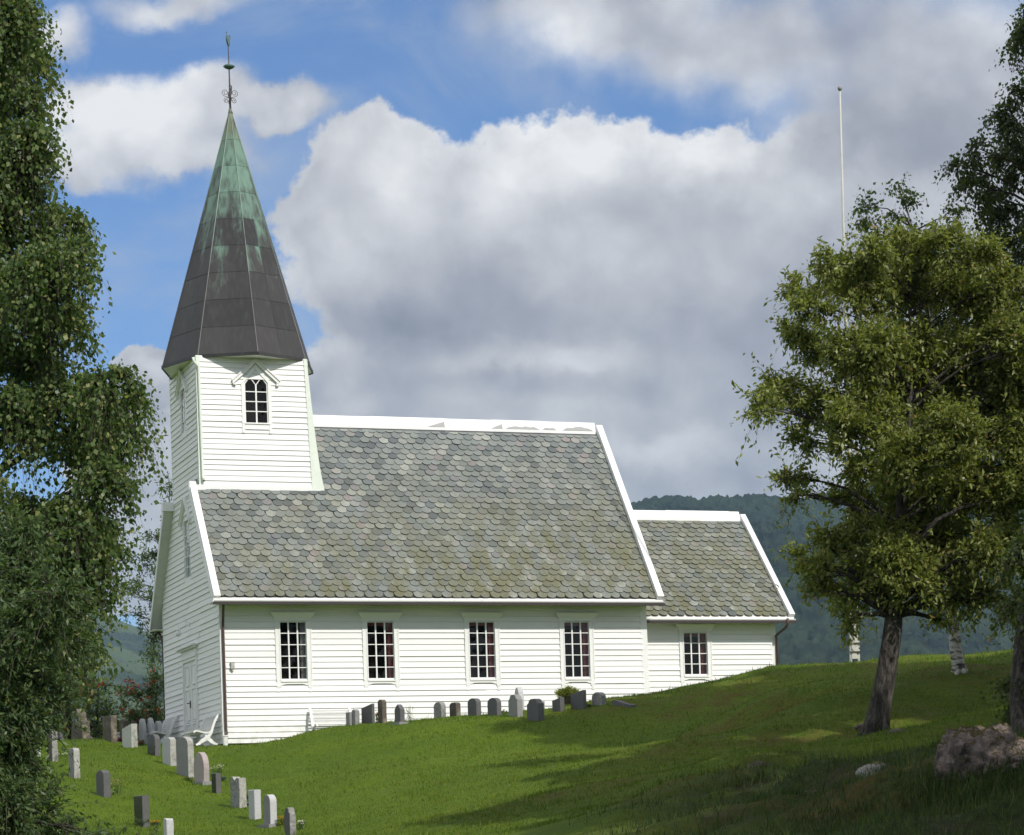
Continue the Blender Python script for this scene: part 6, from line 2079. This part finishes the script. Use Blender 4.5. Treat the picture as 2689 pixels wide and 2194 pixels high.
flowers(*z6(655, 1100), 'reddish plants in the shade at the foot of the tallest stone', F_RED, 5, 18, 7, 15, dens=70)
flowers(*z7(350, 372), 'red roses beside the narrow brown stone on the crest', F_RED, 6, 8, 26, 16, dens=110, petal_r=0.03)
flowers(*z7(568, 362), 'spindly pale grey plant on the crest beside the pointed stone', F_WHITE, 9, 22, 44, 17, leafy=L_BIRCH, dens=60, petal_r=0.015)
flowers(*z7(1195, 318), 'small pale flowers left of the shouldered grey stone', F_WHITE, 10, 16, 10, 18, dens=60)
flowers(*z7(1410, 300), 'thin twiggy plant behind the small peeping stone', F_WHITE, 4, 16, 36, 19, leafy=L_DARK, dens=30, d=77.5, petal_r=0.01)
flowers(*z7(1745, 275), 'small green plant between the slanting and the speckled stone', F_YEL, 4, 8, 8, 20, dens=60)

# ------------------------------------------------------------------ long grass tufts round the rocks
rn = np.random.default_rng(404)
VV = []
for x_, y_, n_, sp_, h_ in ((1975, 1628, 420, 0.45, 0.26), (2045, 1642, 520, 0.5, 0.24), (2110, 1650, 420, 0.45, 0.26), (1822, 1642, 240, 0.3, 0.15), (1580, 1612, 260, 0.35, 0.16), (1690, 1650, 220, 0.3, 0.14), (1900, 1600, 300, 0.6, 0.14), (1450, 1700, 300, 0.6, 0.15), (1750, 1700, 380, 0.6, 0.16), (1960, 1700, 420, 0.6, 0.18), (1620, 1712, 300, 0.5, 0.16)):
    q, dq = hit(x_, y_)
    a = rn.normal(size=(n_, 2)) * sp_ * np.array([1.0, 0.35])
    px_ = q[0] + HR[0] * a[:, 0] + HF[0] * a[:, 1]
    py_ = q[1] + HR[1] * a[:, 0] + HF[1] * a[:, 1]
    pz_ = ground(px_, py_) - 0.01
    hh = h_ * (0.4 + 0.8 * rn.random(n_))
    an = rn.random(n_) * 6.283
    wd = 0.006
    ln = (rn.random((n_, 2)) - 0.5) * hh[:, None] * 0.9
    B = np.stack([px_, py_, pz_], 1)
    sd = np.stack([np.cos(an), np.sin(an), 0 * an], 1) * wd
    M1 = B + np.stack([ln[:, 0] * 0.35, ln[:, 1] * 0.35, hh * 0.6], 1)
    T1 = B + np.stack([ln[:, 0], ln[:, 1], hh], 1)
    VV.append(np.stack([B - sd, B + sd, M1 + sd * 0.7, M1 - sd * 0.7, M1 - sd * 0.7, M1 + sd * 0.7, T1 + sd * 0.1, T1 - sd * 0.1], 1).reshape(-1, 3))
VV = np.concatenate(VV)
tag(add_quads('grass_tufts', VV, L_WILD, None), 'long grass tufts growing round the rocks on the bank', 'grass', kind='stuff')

# ------------------------------------------------------------------ flagpole
q = at(1776, 1374, 73.0)
fz = gz(q[0], q[1])
fb = np.array([q[0], q[1], fz])
r = thing('flagpole', 'tall bare white flagpole with ball top rising behind the willow', 'flagpole', tuple(fb))
topp = at(1745.5, 190, 73.0)
mb = MB()
mb.tube([fb + (0, 0, 0.2), fb + (topp - fb) * 0.35, fb + (topp - fb) * 0.7, topp], [0.075, 0.055, 0.036, 0.024], 12)
mb.build('pole', G_CONC, r, smooth=True)
mb = MB()
mb.lathe(tuple(topp + (0, 0, 0.0)), [(0.02, 0.0), (0.035, 0.01), (0.06, 0.05), (0.07, 0.08), (0.06, 0.11), (0.02, 0.15)], 14)
mb.build('ball', G_GREY, r, smooth=True)
mb = MB()      # tall wooden sheath boards and hinge plate round the foot
up_ = (topp - fb); up_ /= np.linalg.norm(up_)
for s_ in (-0.115, 0.115):
    mb.bar(fb + HR * s_ + (0, 0, -0.3), fb + HR * s_ * 0.9 + up_ * 5.6, 0.05, 0.22, HF)
mb.bar(fb + HF * -0.12 + (0, 0, 0.15), fb + HF * -0.12 + up_ * 1.4, 0.18, 0.03, HF)
mb.build('sheath', G_CONC, r)
for z_ in (0.35, 0.6, 1.2):
    mb = MB()
    mb.bar(fb + up_ * z_ - HR * 0.16 - HF * 0.14, fb + up_ * z_ + HR * 0.16 - HF * 0.14, 0.04, 0.04)
    mb.build('bolt', M_IRON, r)

# ------------------------------------------------------------------ mountains
def mountain(name, label, prof, dfoot, dridge, zfoot, mfun, cols, rows, seed, canopy=7.0, tail=400, dback=900):
    """prof: (pixel x, pixel y) skyline at distance dridge, real height and depth"""
    us, hs = [], []
    for x, y in prof:
        v = ray(x, y)
        us.append((v @ HR) / (v @ HF)); hs.append(v[2] / (v @ HF) * dridge + CAM[2])
    us, hs = np.array(us), np.array(hs)
    u = cols
    h = np.interp(u, us, hs)
    T_ = np.concatenate([np.linspace(0, 1, rows), 1 + np.linspace(0.02, 1, 14) ** 1.3])
    U2, TT = np.meshgrid(u, T_)
    H2 = np.interp(U2, us, hs)
    D2 = np.where(TT <= 1, dfoot + (dridge - dfoot) * TT, dridge + (TT - 1) * dback)
    X2 = CAM[0] + HR[0] * U2 * D2 + HF[0] * D2
    Y2 = CAM[1] + HR[1] * U2 * D2 + HF[1] * D2
    prof_t = np.where(TT <= 1, np.clip(TT, 0, 1) ** 1.05, np.clip(1 - (TT - 1) ** 1.2, 0, 1))
    Z2 = zfoot + (H2 - zfoot) * prof_t
    body = np.sin(np.pi * np.clip(TT, 0, 1))
    Z2 = Z2 + (fbm(X2 / 420, Y2 / 420, 4, seed) - 0.5) * 190 * body + (fbm(X2 / 110, Y2 / 110, 3, seed + 2) - 0.5) * 45 * body
    c = fbm(X2 / 9.0, Y2 / 9.0, 3, seed + 4, 0.7)
    Z2 = Z2 + (c - 0.35) * canopy * 1.6
    X2 = X2 + (vnoise(X2 / 7, Y2 / 7, seed + 8) - 0.5) * canopy * 0.6
    nr, nc = X2.shape
    V = np.stack([X2.ravel(), Y2.ravel(), Z2.ravel()], 1)
    ii = (np.arange(nr - 1)[:, None] * nc + np.arange(nc - 1)[None]).ravel()
    F_ = np.stack([ii, ii + 1, ii + nc + 1, ii + nc], 1)
    o = np_mesh(name, V, F_, mfun)
    tag(o, kind='structure')
    return o


def forest_mat(name, dark, light, field, fk):
    m, t, b = mat(name, dark, 0.95, 0, 0.1)
    o = objco(t)
    n = t.noise(o, 0.06, 5, 0.7)
    n2 = t.noise(o, 0.004, 4, 0.6)
    n3 = t.noise(t.v('MULTIPLY', o, (1, 1, 3.0)), 0.0022, 4, 0.55)
    c = t.mix(t.rng(n, 0.40, 0.60, 0, 1), dark, light)
    c = t.mix(t.rng(n2, 0.45, 0.6, 0, 0.5), c, tuple(q * 1.5 for q in light))
    c = t.mix(t.m('MULTIPLY', t.rng(n3, 0.50, 0.56, 0, 1), fk), c, field)
    t.put(b.inputs['Base Color'], c)
    return m


M_FOREST = forest_mat('spruce_forest', (0.002, 0.005, 0.005), (0.020, 0.032, 0.019), (0.07, 0.10, 0.04), 0.10)
M_HILL = forest_mat('open_hillside', (0.018, 0.028, 0.020), (0.032, 0.048, 0.026), (0.065, 0.09, 0.04), 0.95)
urx = lambda a, b_, n: np.linspace(a, b_, n)
ux = lambda x: (ray(x, 1300) @ HR) / (ray(x, 1300) @ HF)
colsR = np.concatenate([np.linspace(-0.06, ux(1240), 20)[:-1], np.linspace(ux(1240), ux(2180), 820), np.linspace(ux(2180), 0.75, 50)[1:]])
mountain('mountain', '', [(300, 1230), (900, 1160), (1200, 1085), (1300, 1058), (1345, 1046), (1400, 1037), (1455, 1043), (1500, 1038), (1560, 1034), (1620, 1038), (1680, 1046), (1740, 1062), (1850, 1100), (2000, 1160), (2150, 1215), (2600, 1330), (5000, 1500)],
         900, 2600, -60, M_FOREST, colsR, 330, 3, 10.0)
mountain('mountain', '', [(900, 1200), (1300, 1140), (1500, 1100), (1620, 1075), (1690, 1040), (1730, 1022), (1790, 1010), (1880, 985), (2000, 950), (2130, 900), (2300, 840), (2700, 820), (5000, 1000)],
         2700, 4600, -60, M_FOREST, colsR, 200, 13, 13.0)
colsL = np.concatenate([np.linspace(-0.75, ux(-60), 40)[:-1], np.linspace(ux(-60), ux(420), 420), np.linspace(ux(420), 0.0, 30)[1:]])
mountain('mountain', '', [(-4000, 1000), (-800, 1180), (-200, 1250), (60, 1262), (150, 1262), (215, 1276), (245, 1290), (290, 1308), (335, 1332), (420, 1385), (600, 1440), (1100, 1560)],
         1500, 4200, -60, M_HILL, colsL, 260, 23, 5.0)

# ------------------------------------------------------------------ air
bpy.ops.mesh.primitive_cube_add(size=1)
hz = bpy.context.active_object
hz.name = 'haze'
lo, hi = np.array([-7000.0, -1300.0, -120.0]), np.array([7500.0, 7500.0, 900.0])
hz.location = tuple((lo + hi) / 2)
hz.scale = tuple(hi - lo)
hm = bpy.data.materials.new('thin_air')
hm.use_nodes = True
hm.node_tree.nodes.clear()
t = NT(hm.node_tree)
pv = t.new('ShaderNodeVolumePrincipled')
pv.inputs['Color'].default_value = (0.46, 0.72, 1.0, 1)
pv.inputs['Density'].default_value = HAZE_D
pv.inputs['Anisotropy'].default_value = 0.2
t.l.new(pv.outputs[0], t.new('ShaderNodeOutputMaterial').inputs['Volume'])
hz.data.materials.append(hm)
tag(hz, 'thin blue summer haze over the valley', 'haze', kind='stuff')
